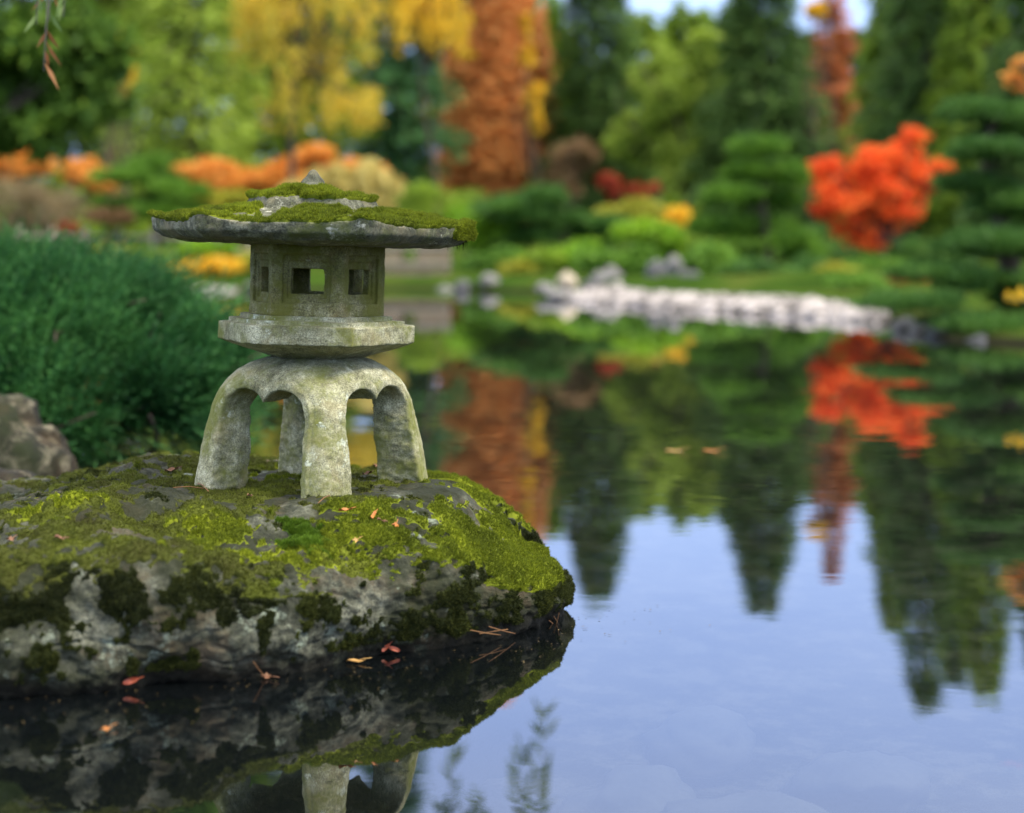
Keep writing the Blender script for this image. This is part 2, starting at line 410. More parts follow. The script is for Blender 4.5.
# profile rows: (inset in metres from the bulge outline, height as a share of the local top) then the flat top
v = np.linspace(0, 1, NV)
def prof_r(v):   # share of radius lost, v 0 = below water, 1 = centre
    return np.interp(v, [0, .10, .20, .30, .38, .46, .52, .60, 1.0], [.10, .055, .025, .0, .008, .035, .075, .16, 1.0])
def prof_z(v):
    return np.interp(v, [0, .10, .20, .30, .38, .46, .52, .60, .75, 1.0], [-1.5, -.3, .05, .32, .58, .80, .90, .965, 1.0, 1.0])
def smoothv(a, k=9):
    p = np.pad(a, (k, k), mode='edge'); return np.convolve(p, np.ones(2*k+1)/(2*k+1), 'valid')
pr, pz = smoothv(prof_r(v)), smoothv(prof_z(v))
pz2 = smoothv(np.interp(v, [0, .10, .20, .30, .38, .46, .52, .60, .70, .80, 1.0], [-1.5, -.3, .05, .32, .50, .64, .73, .82, .92, .98, 1.0]))
def top_z(x, y):
    z = .212 - .10*sstep(-.17, .12, x)*1.15 - .03*sstep(-.85, -1.3, x) - .010*sstep(3.15, 3.5, y) - .050*sstep(-.70, -1.0, x) + .012*np.exp(-((x+.62)/.16)**2)*sstep(2.9, 3.2, y)
    z = z - .03*sstep(2.75, 2.45, y)
    return z
front = np.clip(-np.sin(th), 0, 1)
rr = np.outer(R, 1-pr)
X = ROCKC[0]+rr*np.cos(th)[:, None]; Y = ROCKC[1]+rr*np.sin(th)[:, None]
TZ = top_z(X, Y)
mixp = np.where(Y < 3.05, sstep(-.62, -.30, X), 0*X)
pz = pz[None]*(1-mixp)+pz2[None]*mixp
Z = np.where(pz > 0, pz*TZ, pz*.18)
fl_ = sstep(.36, .21, np.hypot(X+.368, Y-3.0)); Z = np.where(pz > .5, Z*(1-fl_)+(.2075-.02*(Y-3))*fl_, Z)
V = np.stack([X, Y, Z], -1).reshape(-1, 3)
i, j = np.meshgrid(np.arange(NT), np.arange(NV-1), indexing='ij'); i2 = (i+1) % NT
Q = np.stack([i*NV+j, i2*NV+j, i2*NV+j+1, i*NV+j+1], -1).reshape(-1, 4)
nn = grid_normals(V, Q)
flf = fl_.reshape(-1)
flat = np.exp(-((V[:, 0]+.368)**2+(V[:, 1]-3.0)**2)/.26**2); flat = np.maximum(flat, flf)          # where the lantern stands it is level
nv = np.repeat(sstep(1.0, .96, v)[None], NT, 0).reshape(-1)
disp = (.024*fbm(V, 3.2, 3, 11)*(1-.97*flat) + .015*fbm(V, 11, 4, 12, .55)*(1-.6*flat) + .006*fbm(V, 42, 4, 13, .6)*(1-.6*flat))
ridge = 1-np.abs(fbm(V*np.array([1, 1, 1.8]), 7, 3, 21)); disp += -.004*sstep(.86, 1.0, ridge)*(1-flat)
disp *= nv
RV = V + nn*disp[:, None]
RQ = Q; RN = grid_normals(RV, Q)
boulder = mesh_np('boulder', RV, Q, ST_ROCK)
at_base(boulder, (ROCKC[0], ROCKC[1], 0))
tag(boulder, 'large low boulder covered in moss that carries the stone lantern, standing in the pond', 'boulder')

MOSS = leaf_mat('moss_bright', (.045, .056, .006), (.135, .175, .009), (.33, .38, .018), nscale=9, transl=.35, rough=.8)
MOSS_O = leaf_mat('moss_olive', (.040, .034, .010), (.078, .094, .011), (.19, .225, .017), nscale=10, transl=.3, rough=.85)
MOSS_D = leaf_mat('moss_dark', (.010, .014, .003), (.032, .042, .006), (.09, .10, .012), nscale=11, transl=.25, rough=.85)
MOSS_E = leaf_mat('moss_emerald', (.05, .09, .008), (.09, .17, .011), (.17, .28, .02), nscale=20, transl=.35)
def cushion(name, V, Q, NRM, mask, height, mat, parent, tufts, tl, tw, wild=.7):
    """moss: a lumpy layer grown out of a surface where mask > 0, set with fine upright shoots"""
    keep = (mask[Q] > -.04).any(1); q = Q[keep]
    used, inv = np.unique(q, return_inverse=True); q2 = inv.reshape(-1, 4)
    v0 = V[used]; n0 = NRM[used]; mk = mask[used]
    lump = 1+.55*noise(v0, 55, 31)+.35*noise(v0, 140, 32)
    hgt = np.where(mk > 0, height*(.25*sstep(0, .1, mk)+.75*sstep(.05, .55, mk))*lump, -.004)
    v1 = v0+n0*hgt[:, None]
    mb = MB(); mb.add(v1, q2)
    f = q2[(mk[q2] > .01).all(1)]
    if len(f):
        ar = np.linalg.norm(np.cross(v1[f[:, 2]]-v1[f[:, 0]], v1[f[:, 3]]-v1[f[:, 1]]), axis=1)
        w = ar*sstep(0, .15, mk[f].mean(1)); w /= w.sum()
        c = rng.choice(len(f), tufts, p=w); u = rng.random((tufts, 2))[..., None]
        a_, b_, c_, d_ = (v1[f[c, k]] for k in range(4))
        pos = (a_*(1-u[:, 0])+b_*u[:, 0])*(1-u[:, 1])+(d_*(1-u[:, 0])+c_*u[:, 0])*u[:, 1]
        nn_ = n0[f[c, 0]]
        for r in range(3):
            dr = nn_+wild*rng.normal(size=pos.shape)+np.array([0, 0, .35])
            blades(mb, pos-nn_*.001, dr, tl*(.5+rng.random(tufts)), tw)
    return mb.build(name, mat, parent)

x, y, z = RV.T
up = RN[:, 2]
vtop = np.repeat(sstep(.40, .56, v)[None], NT, 0).reshape(-1)
m1_ = fbm(RV, 9, 4, 41); m2_ = fbm(RV, 28, 3, 42)
bare = np.exp(-(((x+.235)/.10)**2+((y-2.86)/.085)**2))                # grey bare patch by the right foot
topm = sstep(.45, .8, up)
mask_top = (.70*topm+.30*vtop)*.9 - .76 + .62*m1_ + .48*m2_ + .34*fbm(RV, 75, 2, 45) - 1.2*bare + .70*sstep(-.16, -.04, x)*sstep(.04, .08, z) - .12*sstep(-.6, -.9, x)
mask_top = np.where((z < .05) | (vtop < .02), -1, mask_top)
bright = sstep(-.24, -.08, x)*1.1 + .65*fbm(RV, 6, 4, 44, .6) + .35*fbm(RV, 45, 3, 46) + .5*np.exp(-((y-2.62)/.10)**2)
o_ = cushion('bright_moss', RV, RQ, RN, np.where(bright > .42, mask_top, -1), .007, MOSS, boulder, 75000, .0055, .0013); tag(o_, 'bright yellow green moss, thickest on the right shoulder')
o_ = cushion('dull_moss', RV, RQ, RN, np.where(bright > .42, -1, mask_top), .0055, MOSS_O, boulder, 85000, .0045, .0012); tag(o_, 'dull olive and brown moss over the top')
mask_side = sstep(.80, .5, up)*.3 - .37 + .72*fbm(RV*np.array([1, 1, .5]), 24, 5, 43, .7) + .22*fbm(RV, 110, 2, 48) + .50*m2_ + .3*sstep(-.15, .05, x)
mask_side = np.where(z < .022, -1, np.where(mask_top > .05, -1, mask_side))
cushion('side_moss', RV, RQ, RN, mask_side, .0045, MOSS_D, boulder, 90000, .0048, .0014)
em = P(302, 523, 2.62); g = np.exp(-(((x-em[0])/.055)**2+((y-em[1])/.07)**2))
mask_em = np.where((g > .12) & (up > .2), g-.55+.45*m2_+.25*fbm(RV, 80, 2, 47), -1)
cushion('emerald_moss_tuft', RV, RQ, RN, mask_em, .009, MOSS_E, boulder, 9000, .006, .0013)

def on_rock(px, py):
    """height and place of the boulder's surface under a pixel: nearest facing vertex along that ray"""
    o = np.array([0, 0, CAMH]); d = unit((P(px, py, 3.0)-o)[None])[0]
    w = RV-o; t = w@d; dist = np.linalg.norm(w-t[:, None]*d, axis=1)
    facing = (RN@d) < -.02
    c = np.where(facing, dist, 9); k = np.argsort(c)[:12]; k = k[np.argmin(t[k])]
    return RV[k], RN[k]

# ---------------------------------------------------------------- the stone lantern
LC = np.array([PX(313, 3.0), 3.0])
K = 3.0/FPX
ST_L = stone_mat('lantern_stone', (.12, .118, .06), (.30, .295, .175), (.57, .56, .38), lichen=(.56, .60, .46), moss=(.17, .185, .03), moss_amt=.58, warm=(.32, .27, .12), scale=1.25, lich_amt=.30, speck=.95)
ST_C = stone_mat('chamber_stone', (.10, .09, .035), (.23, .21, .085), (.40, .37, .20), lichen=(.48, .48, .33), moss=(.15, .15, .018), moss_amt=.75, warm=(.28, .18, .06), scale=1.25, lich_amt=.15)
ST_R = stone_mat('roof_stone', (.035, .036, .022), (.095, .098, .065), (.26, .26, .18), lichen=(.48, .48, .38), moss=(.09, .11, .015), moss_amt=.45, warm=(.24, .21, .12), scale=1.1, lich_amt=.42)
lan = empty('stone_lantern', (LC[0], LC[1], .205), 'weathered stone lantern with mossy hexagonal roof and four curved legs, standing on the boulder', 'stone lantern')
def hexq(x, y, apo):
    q = None
    for kk in range(6):
        a_ = radians(33+60*kk); d_ = x*cos(a_)-y*sin(a_)
        q = d_ if q is None else np.maximum(q, d_)
    return q-apo
def smax(a, b, k):
    h = np.clip(.5+.5*(a-b)/k, 0, 1); return b+(a-b)*h+k*h*(1-h)
def tilt_(V, deg, piv=.45):       # the upper stones lean slightly down to the right
    a_ = radians(deg); X_ = V[:, 0]*cos(a_)+(V[:, 2]-piv)*sin(a_); Z_ = piv-V[:, 0]*sin(a_)+(V[:, 2]-piv)*cos(a_)
    return np.stack([X_, V[:, 1], Z_], -1)
def place(V): return V+np.array([LC[0], LC[1], 0])

# base with four legs
LEG0 = 76.0
def base_sdf(G):
    x, y, z = G[..., 0], G[..., 1], G[..., 2]
    zz = [.19, .214, .281, .360, .390, .4055, .421, .434, .443, .446]
    rr_ = [.219, .215, .203, .184, .169, .156, .137, .113, .085, .070]
    Rz = np.interp(z, zz, rr_)
    fa = radians(LEG0-45)                       # first face normal
    u = x*cos(fa)-y*sin(fa); w = x*sin(fa)+y*cos(fa)   # square axes
    pn = np.interp(z, [.33, .39, .42], [6.5, 3.6, 2.2])
    r = (np.abs(u)**pn+np.abs(w)**pn)**(1/pn)*(2**(.5-1/pn))
    # corner radius 1 at legs
    outer = (r-Rz)*.85
    outer = np.maximum(outer, z-.444)
    outer = np.maximum(outer, .188-z)
    # flare-facet of each leg: a soft ridge down the middle is left by the square's corner
    Ri = np.interp(z, [.19, .25, .33, .375, .392], [.100, .092, .078, .054, .0])*1.0
    pi_ = 3.0
    ri = (np.abs(u)**pi_+np.abs(w)**pi_)**(1/pi_)*(2**(.5-1/pi_))
    inner = ri-Ri
    inner = np.maximum(inner, z-.388)
    # arches: two-lobed openings through each face
    def arch(t, z, dep):
        t = np.abs(t)*(1+.20*sstep(.165, .085, np.abs(dep)))        # the openings narrow inwards
        hw = np.interp(z, [.19, .24, .30, .345], [.104, .100, .097, .096])
        leg = np.maximum(t-hw, z-.350)
        lob = (np.hypot((t-.0445)/.0515, (z-.345)/.046)-1)*.045
        lob2 = np.maximum(lob, .322-z)
        return np.minimum(np.maximum(t-hw, z-.347), lob2)
    a1 = arch(u, z, w); a2 = arch(w, z, u)
    a_ = np.minimum(a1, a2)
    # chisel marks on the inner sides of the legs
    rough = .0035*noise(G, 60, 5)+.0022*noise(G*np.array([1, 1, 2.2]), 95, 6)
    rim = np.exp(-((a_-.012)/.0035)**2)*.0016 - np.exp(-((a_-.0185)/.0016)**2)*.0012
    out_ = outer - rim + .0012*noise(G, 26, 7) + .0007*noise(G, 130, 8)
    cut = np.minimum(inner, a_)+rough*(.15+.45*sstep(.375, .345, z))
    return smax(out_, -cut, .006)
BV, BQ = surface_nets(base_sdf, (-.235, -.235, .18), (.235, .235, .452), .0023)
# seat the legs: the ends follow the rock a little
def seat(V):
    V = V.copy(); t = sstep(.30, .19, V[:, 2]); V[:, 2] -= t*.0; return V
mesh_np('legged_base', place(seat(BV)), BQ, ST_L, lan)
# platform slab
def slab_sdf(G):
    x, y, z = G[..., 0], G[..., 1], G[..., 2]
    q = hexq(x, y, 0)
    A = lambda px: px*K*.866
    rim = np.maximum(q-A(100), np.maximum(z-.505, .471-z))
    st1 = np.maximum(q-A(89), np.maximum(z-.5125, .49-z))
    st2 = np.maximum(q-A(77), np.maximum(z-.5205, .49-z))
    und = np.interp(z, [.444, .450, .458, .466, .473], [A(50), A(60), A(76), A(90), A(99)])
    un = np.maximum(q-und, np.maximum(z-.476, .4435-z))*.7
    d = np.minimum(np.minimum(rim, st1), np.minimum(st2, un))
    return smax(d, q-A(99.5), .003)+.0010*noise(G, 38, 4)+.0006*noise(G, 120, 5)
V, Q = surface_nets(slab_sdf, (-.20, -.20, .438), (.20, .20, .526), .0021)
mesh_np('platform', place(tilt_(V, 1.5)+[.0045, 0, 0]), Q, ST_L, lan)
# light chamber
def cham_sdf(G):
    x, y, z = G[..., 0], G[..., 1], G[..., 2]
    ap = 68*K*.866
    q = hexq(x, y, ap)
    d = smax(q, np.abs(z-.585)-.066, .003)
    inn = np.maximum(q+.026, np.abs(z-.585)-.056)
    for kk in range(6):
        a_ = radians(33+60*kk); nrm = x*cos(a_)-y*sin(a_); tg = x*sin(a_)+y*cos(a_)
        zc = z-.583
        # splayed recess then opening
        dep = ap-nrm                                   # depth below the face
        rec = np.maximum(np.maximum(np.abs(tg)-.043, np.abs(zc-.004)-.044), dep-.0062)
        rec2 = np.maximum(np.maximum(np.abs(tg)-.0355, np.abs(zc-.002)-.034), dep-.0105)
        win = np.maximum(np.abs(tg)-.0295, np.abs(zc)-.0225)
        win = np.maximum(win, -(nrm-.02))
        cut = np.minimum(np.minimum(rec, rec2), win)
        inn = np.minimum(inn, cut)
    return smax(d, -inn, .0022)+.0008*noise(G, 45, 4)+.0006*noise(G, 140, 5)
V, Q = surface_nets(cham_sdf, (-.135, -.135, .515), (.135, .135, .655), .0017)
mesh_np('light_chamber', place(tilt_(V, 1.5)+[.004, 0, 0]), Q, ST_C, lan)
# roof
RA = 165*K*.866
def roof_top(x, y):
    q = (hexq(x, y, 0))/RA                       # 0 centre .. 1 eave
    r = np.hypot(x, y)/(165*K)
    z = .684+.044*(1-np.clip(q, 0, 1))**.9 + .020*sstep(.45, .385, q) + .006*sstep(.38, .1, q) + .006*sstep(.3, 0, q)
    z = z+.009*sstep(.86, 1.0, r)       # corners turn up slightly
    return z
def roof_sdf(G):
    x, y, z = G[..., 0], G[..., 1], G[..., 2]
    q = hexq(x, y, 0); r = np.hypot(x, y)/(165*K)
    cu = .001*r
    top = (z-roof_top(x, y))*.9
    bot = np.interp(np.clip(RA-q, 0, .3), [0, .018, .05, .3], [.668, .655, .650, .643])+cu
    side = q-RA+(.674-z)*.15
    fin = np.hypot(x, y)-np.interp(z, [.74, .756, .768, .778, .785, .789], [.027, .0245, .019, .0145, .009, .0])-.004*noise(G, 60, 9)
    fin = np.maximum(fin*.8, np.maximum(z-.789, .73-z))
    d = smax(smax(top, (bot-z)*.9, .002), side, .003)
    d = np.minimum(d, fin)
    return d+.0026*noise(G, 18, 14)+.0014*noise(G, 60, 15)+.0007*noise(G, 150, 16)
V, Q = surface_nets(roof_sdf, (-.325, -.315, .632), (.325, .315, .797), .0027)
fin_mask = (V[:, 2] > .753)
RFV = place(tilt_(V*np.array([.985, .985, 1]), 1.7, .72)-[.001, 0, 0]); RFN = grid_normals(RFV, Q)
fq = fin_mask[Q].all(1)
roof = mesh_np('roof', RFV, Q[~fq], ST_R, lan)
used, inv = np.unique(Q[fq], return_inverse=True)
mesh_np('finial', RFV[used], inv.reshape(-1, 4), ST_R, roof)
x, y, z = V.T; up = RFN[:, 2]
q_ = hexq(x, y, 0)/RA
mk = .40 + .74*fbm(V, 13, 4, 51) + .25*fbm(V, 45, 2, 52) + .34*fbm(V, 85, 2, 54) - 1.6*sstep(.75, .45, up) - 1.2*sstep(.752, .758, z)
mk += -.36*sstep(.55, .68, q_)*sstep(-.19, -.12, x)*sstep(.15, .08, x)*sstep(.1, -.02, y)        # bare front middle
mk += -.15*np.exp(-((q_-.42)/.05)**2)*sstep(-.13, -.08, x)
mk += .45*sstep(.06, .16, x) + .30*sstep(-.14, -.20, x)
hang = (q_ > .93) & (x > .25) & (z > .668)
mk = np.where(hang, np.maximum(mk, .25+.5*fbm(V, 25, 2, 53)), mk)
mk = np.where(z < .658, -1, mk)
cushion('roof_moss', RFV, Q, RFN, mk, .0075, MOSS, roof, 115000, .0055, .0013)
# little wet roots hanging under the right eave
mb = MB()
for px in (447, 449, 457, 458, 463, 465, 440, 430):
    p = P(px, 243, 2.98); p[2] += .004
    blades(mb, np.repeat(p[None], 9, 0)+rng.normal(size=(9, 3))*.002, np.array([0, 0, -1.])+.15*rng.normal(size=(9, 3)), .010+.010*rng.random(9), .0016)
mb.build('moss_roots', MOSS_D, roof)

# ---------------------------------------------------------------- foliage builders
BARK = bark_mat('bark_brown', (.035, .024, .016), (.10, .075, .05))
BARK_G = bark_mat('bark_grey', (.10, .09, .075), (.24, .22, .18))
BARK_R = bark_mat('bark_red', (.09, .04, .02), (.20, .10, .05))
def clump_leaves(mb, centres, radii, n, L, W, seed=0, gap=.0, shell=.45, droop=0.0, freq=None):
    """leaves in ellipsoid clumps with gaps where the noise is low"""
    centres = np.array(centres, float); radii = np.array(radii, float)
    vol = (radii[:, 0]*radii[:, 1]*radii[:, 2])**.72; pr_ = vol/vol.sum()
    c = rng.choice(len(centres), int(n*1.5), p=pr_)
    d = unit(rng.normal(size=(len(c), 3))); r = rng.random(len(c))**shell
    q = centres[c]+d*r[:, None]*radii[c]*(1+.18*noise(d*2+c[:, None]*3.3, 1.6, seed))[:, None]
    fr_ = freq or 1.2/np.median(radii)
    keep = fbm(q, fr_, 3, seed+3) > -.25+gap
    q = q[keep][:n]; d = d[keep][:n]
    dirs = d*.7+rng.normal(size=q.shape)*.6+np.array([0, 0, -droop])
    leaf_quads(mb, q, dirs, d+rng.normal(size=q.shape)*.5+np.array([0, 0, .6]), L*(.6+.8*rng.random(len(q))), W*(.6+.8*rng.random(len(q))))
def subclumps(c, r, n, sub, flat=1.0, lo=.3):
    """break one ellipsoid into smaller clumps inside it"""
    d = unit(rng.normal(size=(n, 3))); t = lo+(1-lo)*rng.random(n)**.6
    cc = np.array(c)+d*t[:, None]*np.array(r)*(1-sub*.6)
    s = sub*(.6+.8*rng.random(n))
    rr_ = np.array(r)[None]*s[:, None]; rr_ = np.minimum(rr_, np.mean(r)*s[:, None]*1.3); rr_[:, 2] *= flat
    return cc, rr_
def limb(mb, p0, p1, r0, r1, bend=.12, n=7, seg=6):
    p0, p1 = np.array(p0, float), np.array(p1, float); t = np.linspace(0, 1, n)[:, None]
    L_ = np.linalg.norm(p1-p0); o = rng.normal(size=3)*bend*L_; o2 = rng.normal(size=3)*bend*.4*L_
    pts = p0*(1-t)+p1*t+np.sin(t*pi)*o+np.sin(t*2*pi)*o2
    mb.tube(pts, r0*(1-t[:, 0])+r1*t[:, 0], seg); return pts
def broad_tree(name, label, cat, base, clumps, mat, n, L, W, bark=BARK, tr=.12, nlimb=10, gap=0, sub=.38, nsub=9, droop=0, group=None, flat=.8, trunk_top=None):
    base = np.array(base, float); root = empty(name, base, label, cat, group)
    C_, R_ = [], []
    for c, r in clumps:
        a_, b_ = subclumps(c, r, nsub, sub, flat); C_.append(a_); R_.append(b_)
    C_ = np.concatenate(C_); R_ = np.concatenate(R_)
    mb = MB()
    cen = np.mean([c for c, r in clumps], axis=0)
    fork = np.array(trunk_top) if trunk_top is not None else base*.45+cen*.55
    low = base-np.array([0, 0, .12])
    limb(mb, low, fork, tr, tr*.6, .05, 8, 10)
    mb.build('trunk', bark, root)
    mb = MB()
    for k_ in rng.choice(len(C_), min(nlimb, len(C_)), replace=False):
        s_ = low+(fork-low)*(.55+.45*rng.random())
        limb(mb, s_, C_[k_], tr*.42, tr*.10, .10, 7, 6)
    mb.build('limbs', bark, root)
    mb = MB(); clump_leaves(mb, C_, R_, n, L, W, seed=int(rng.integers(1, 900)), gap=gap, droop=droop)
    mb.build('crown', mat, root); return root
def shrub(name, label, cat, c, r, mat, n, L, W, gap=0, group=None, nsub=10, sub=.45, gz=None):
    base = np.array([c[0], c[1], float(ground_z(c[0], c[1])) if gz is None else gz]); root = empty(name, base, label, cat, group)
    C_, R_ = subclumps(c, r, nsub, sub, .8, .2)
    mb = MB()
    for k_ in range(min(6, nsub)): limb(mb, base-[0, 0, .05], C_[k_], .02+.012*r[0], .006, .1, 5, 5)
    mb.build('stems', BARK, root)
    mb = MB(); clump_leaves(mb, C_, R_, n, L, W, seed=int(rng.integers(1, 900)), gap=gap, shell=.38)
    mb.build('foliage', mat, root); return root
def conifer(name, label, base, h, r, mat, nb=150, nl=90, L=.3, W=.08, bark=BARK, droop=.35, low=.12, top_pow=.85, lean=0, group=None, tr=None, jag=.35, cat='tree', spread=.16, up=0.0, hang=0.0):
    """a tapered conifer: whorled limbs, each limb a flattened spray of needles"""
    base = np.array(base, float); root = empty(name, base, label, cat, group)
    tr = tr or h*.014
    mb = MB(); tt = np.linspace(0, 1, 14)
    pts = base+np.stack([lean*tt**1.5+.01*h*np.sin(tt*5), 0*tt, -.15+tt*(h+.1)], -1)
    mb.tube(pts, tr*(1-tt)**.8+.01, 8); mb.build('trunk', bark, root)
    mbl = MB(); mbf = MB()
    t0 = low+(1-low)*rng.random(nb)**1.15; t0 = np.sort(t0)
    prof = (1-t0)**top_pow*(.55+.45*sstep(low-.05, low+.18, t0)); Ln = r*prof*(1-jag+2*jag*rng.random(nb)*.75)+.02*r+.03
    ang = np.arange(nb)*2.399+rng.random(nb)*.6
    for k_ in range(nb):
        p0 = base+np.array([lean*t0[k_]**1.5, 0, t0[k_]*h]); a_ = ang[k_]
        out_ = np.array([cos(a_), sin(a_), 0]); s_ = np.linspace(0, 1, 5)
        pts = p0+out_*(Ln[k_]*s_)[:, None]+np.array([0, 0, 1])*(Ln[k_]*(up*s_-droop*s_**1.6))[:, None]
        if Ln[k_] > .25*r: mbl.tube(pts, tr*.25*(1-s_)+.006, 5)
        m_ = max(8, int(nl*(.25+.75*Ln[k_]/r))); s1 = rng.random(m_)**.7
        c_ = p0+out_*(Ln[k_]*s1)[:, None]+np.array([0, 0, 1])*(Ln[k_]*(up*s1-droop*s1**1.6))[:, None]
        side = np.array([-sin(a_), cos(a_), 0]); w_ = spread*Ln[k_]*(1.15-s1)+.05*r
        lat = rng.normal(size=m_)
        c_ = c_+side*(lat*w_)[:, None]+np.array([0, 0, 1])*((rng.normal(size=m_)*.05-.03-hang*rng.random(m_))*r)[:, None]
        dr = out_*1.0+side*(np.sign(lat)*.8)[:, None]+np.array([0, 0, -.3-2.0*hang])+rng.normal(size=(m_, 3))*.35
        leaf_quads(mbf, c_, dr, np.array([0, 0, 1.])+rng.normal(size=(m_, 3))*.4, L*(.6+.8*rng.random(m_)), W*(.7+.6*rng.random(m_)))
    mbl.build('limbs', bark, root); mbf.build('foliage', mat, root); return root
def pad_pine(name, label, base, pads, mat, n, L=.12, W=.02, tr=.09, group=None, bark=BARK, cat='tree'):
    """a garden pine trained into flat pads"""
    base = np.array(base, float); root = empty(name, base, label, cat, group)
    pads = [(np.array(c, float)+rng.normal(size=3)*np.array(r)*np.array([.28, .3, .25]), np.array(r, float)*(.8+.4*rng.random())) for c, r in pads]
    top = max(pads, key=lambda p_: p_[0][2])[0]
    mb = MB(); pts = limb(mb, base-[0, 0, .15], top, tr, tr*.25, .07, 12, 9); mb.build('trunk', bark, root)
    mb = MB()
    for c, r in pads:
        k_ = np.argmin(np.abs(pts[:, 2]-(c[2]-.3*abs(c[0]-base[0])))); limb(mb, pts[k_], c-np.array([0, 0, r[2]*.3]), tr*.35, tr*.08, .08, 6, 6)
    mb.build('limbs', bark, root)
    mb = MB(); C_, R_ = [], []
    for c, r in pads:
        nn_ = 9; a_ = rng.random(nn_)*2*pi; t = rng.random(nn_)**.5*.75
        cc = c+np.stack([np.cos(a_)*t*r[0], np.sin(a_)*t*r[1], rng.normal(size=nn_)*r[2]*.25-.25*r[2]*t], -1)
        C_.append(cc); R_.append(np.tile(r*np.array([.42, .42, .62]), (nn_, 1))*(.7+.6*rng.random((nn_, 1))))
    C_ = np.concatenate(C_); R_ = np.concatenate(R_)
    vol = (R_[:, 0]*R_[:, 1]*R_[:, 2])**.7; c = rng.choice(len(C_), n, p=vol/vol.sum())
    d = unit(rng.normal(size=(n, 3))); d[:, 2] = np.where(d[:, 2] < 0, d[:, 2]*.35, d[:, 2])
    q = C_[c]+d*(rng.random(n)**.4)[:, None]*R_[c]
    leaf_quads(mb, q, d*.6+np.array([0, 0, .8])+rng.normal(size=q.shape)*.5, rng.normal(size=q.shape), L*(.6+.8*rng.random(n)), W)
    mb.build('foliage', mat, root); return root
def gp(px, d):
    X_ = PX(px, d); return np.array([X_, d, float(ground_z(X_, d))])
def E(px, py, d, rx, ry, rz=None):
    """an ellipsoid clump given in photo pixels at a distance"""
    s_ = d/FPX; return (P(px, py, d)+np.array([0, 0, 0]), np.array([rx*s_, (rz if rz else rx)*s_, ry*s_]))

G_DARK = leaf_mat('needles_dark', (.040, .090, .024), (.09, .18, .040), (.17, .28, .055), .6)
G_BLUE = leaf_mat('needles_blue_green', (.035, .105, .040), (.08, .21, .07), (.14, .31, .09), .5)
G_MID = leaf_mat('leaves_mid_green', (.10, .18, .018), (.21, .33, .028), (.36, .48, .04), .5)
G_LIGHT = leaf_mat('leaves_light_green', (.19, .28, .035), (.34, .46, .055), (.50, .60, .09), .6)
G_PINE = leaf_mat('needles_pine', (.055, .14, .018), (.13, .27, .028), (.23, .42, .035), 1.2)
G_PINE_D = leaf_mat('needles_pine_deep', (.030, .090, .018), (.075, .18, .032), (.15, .30, .042), 1.6)
G_BRT = leaf_mat('leaves_bright_green', (.12, .26, .015), (.24, .44, .02), (.40, .58, .04), .9)
C_RUST = leaf_mat('needles_rust', (.78, .34, .11), (.88, .45, .14), (.92, .54, .20), .5, .5)
C_RUSD = leaf_mat('needles_russet', (.36, .11, .045), (.56, .20, .07), (.66, .28, .10), .5, .35)
C_RED = leaf_mat('leaves_red', (.66, .05, .012), (.92, .15, .024), (.95, .36, .06), 1.6, .4)
C_CRIM = leaf_mat('leaves_crimson', (.22, .03, .012), (.42, .06, .025), (.5, .11, .04), 1.2, .35)
G_BROAD = leaf_mat('leaves_broad_green', (.050, .11, .016), (.12, .23, .026), (.24, .38, .035), .5)
C_ORNG = leaf_mat('leaves_orange', (.60, .20, .03), (.80, .36, .06), (.86, .52, .13), .9, .4)
C_YEL = leaf_mat('leaves_yellow', (.62, .33, .02), (.86, .56, .03), (.92, .72, .10), .7, .4)
C_YG = leaf_mat('leaves_yellow_green', (.16, .20, .02), (.38, .38, .035), (.60, .52, .06), .9, .35)
C_GOLD = leaf_mat('leaves_gold_and_green', (.22, .26, .03), (.62, .46, .04), (.90, .62, .08), .8, .4)
C_STRAW = leaf_mat('leaves_straw', (.42, .34, .08), (.68, .56, .17), (.80, .70, .30), .8, .4)
C_TAN = leaf_mat('twigs_tan', (.16, .11, .055), (.30, .23, .12), (.42, .34, .19), 1.0, .3)
C_BRN = leaf_mat('leaves_brown_pink', (.12, .065, .03), (.24, .14, .06), (.30, .22, .09), .8, .3)

# ---------------------------------------------------------------- far trees, left to right
broad_tree('broadleaf_tree', 'big dark green tree filling the upper left corner', 'tree', gp(-110, 24),
           [E(20, 30, 24, 95, 85), E(-40, 90, 24, 80, 80), E(85, 70, 24, 60, 75), E(30, -90, 24, 120, 80), E(35, 120, 24, 60, 40), E(150, -190, 24, 90, 75), E(20, -210, 24, 110, 80)], G_BROAD, 36000, .20, .10, nsub=12, nlimb=8, tr=.16)
conifer('cedar_tree', 'tall layered mid green conifer with hazy drooping tiers at left', gp(185, 60), 19.5, 4.0, G_LIGHT, nb=170, nl=120, L=.42, W=.13, droop=.25, low=.12, spread=.22)
conifer('cedar_tree', 'dull green conifer with a bare brown lower trunk, behind the left orange maple', gp(112, 66), 23, 3.6, G_MID, nb=150, nl=110, L=.42, W=.13, low=.34, tr=.55, bark=BARK_R)
conifer('cedar_tree', 'green conifer rising behind the yellow weeping tree', gp(285, 72), 26, 4.2, G_MID, top_pow=.4, nb=230, nl=110, L=.42, W=.13)
conifer('cedar_tree', 'blue green conifer left of the rust orange tree', gp(392, 78), 27, 3.8, G_BLUE, top_pow=.4, nb=260, nl=130, L=.46, W=.14, droop=.3)
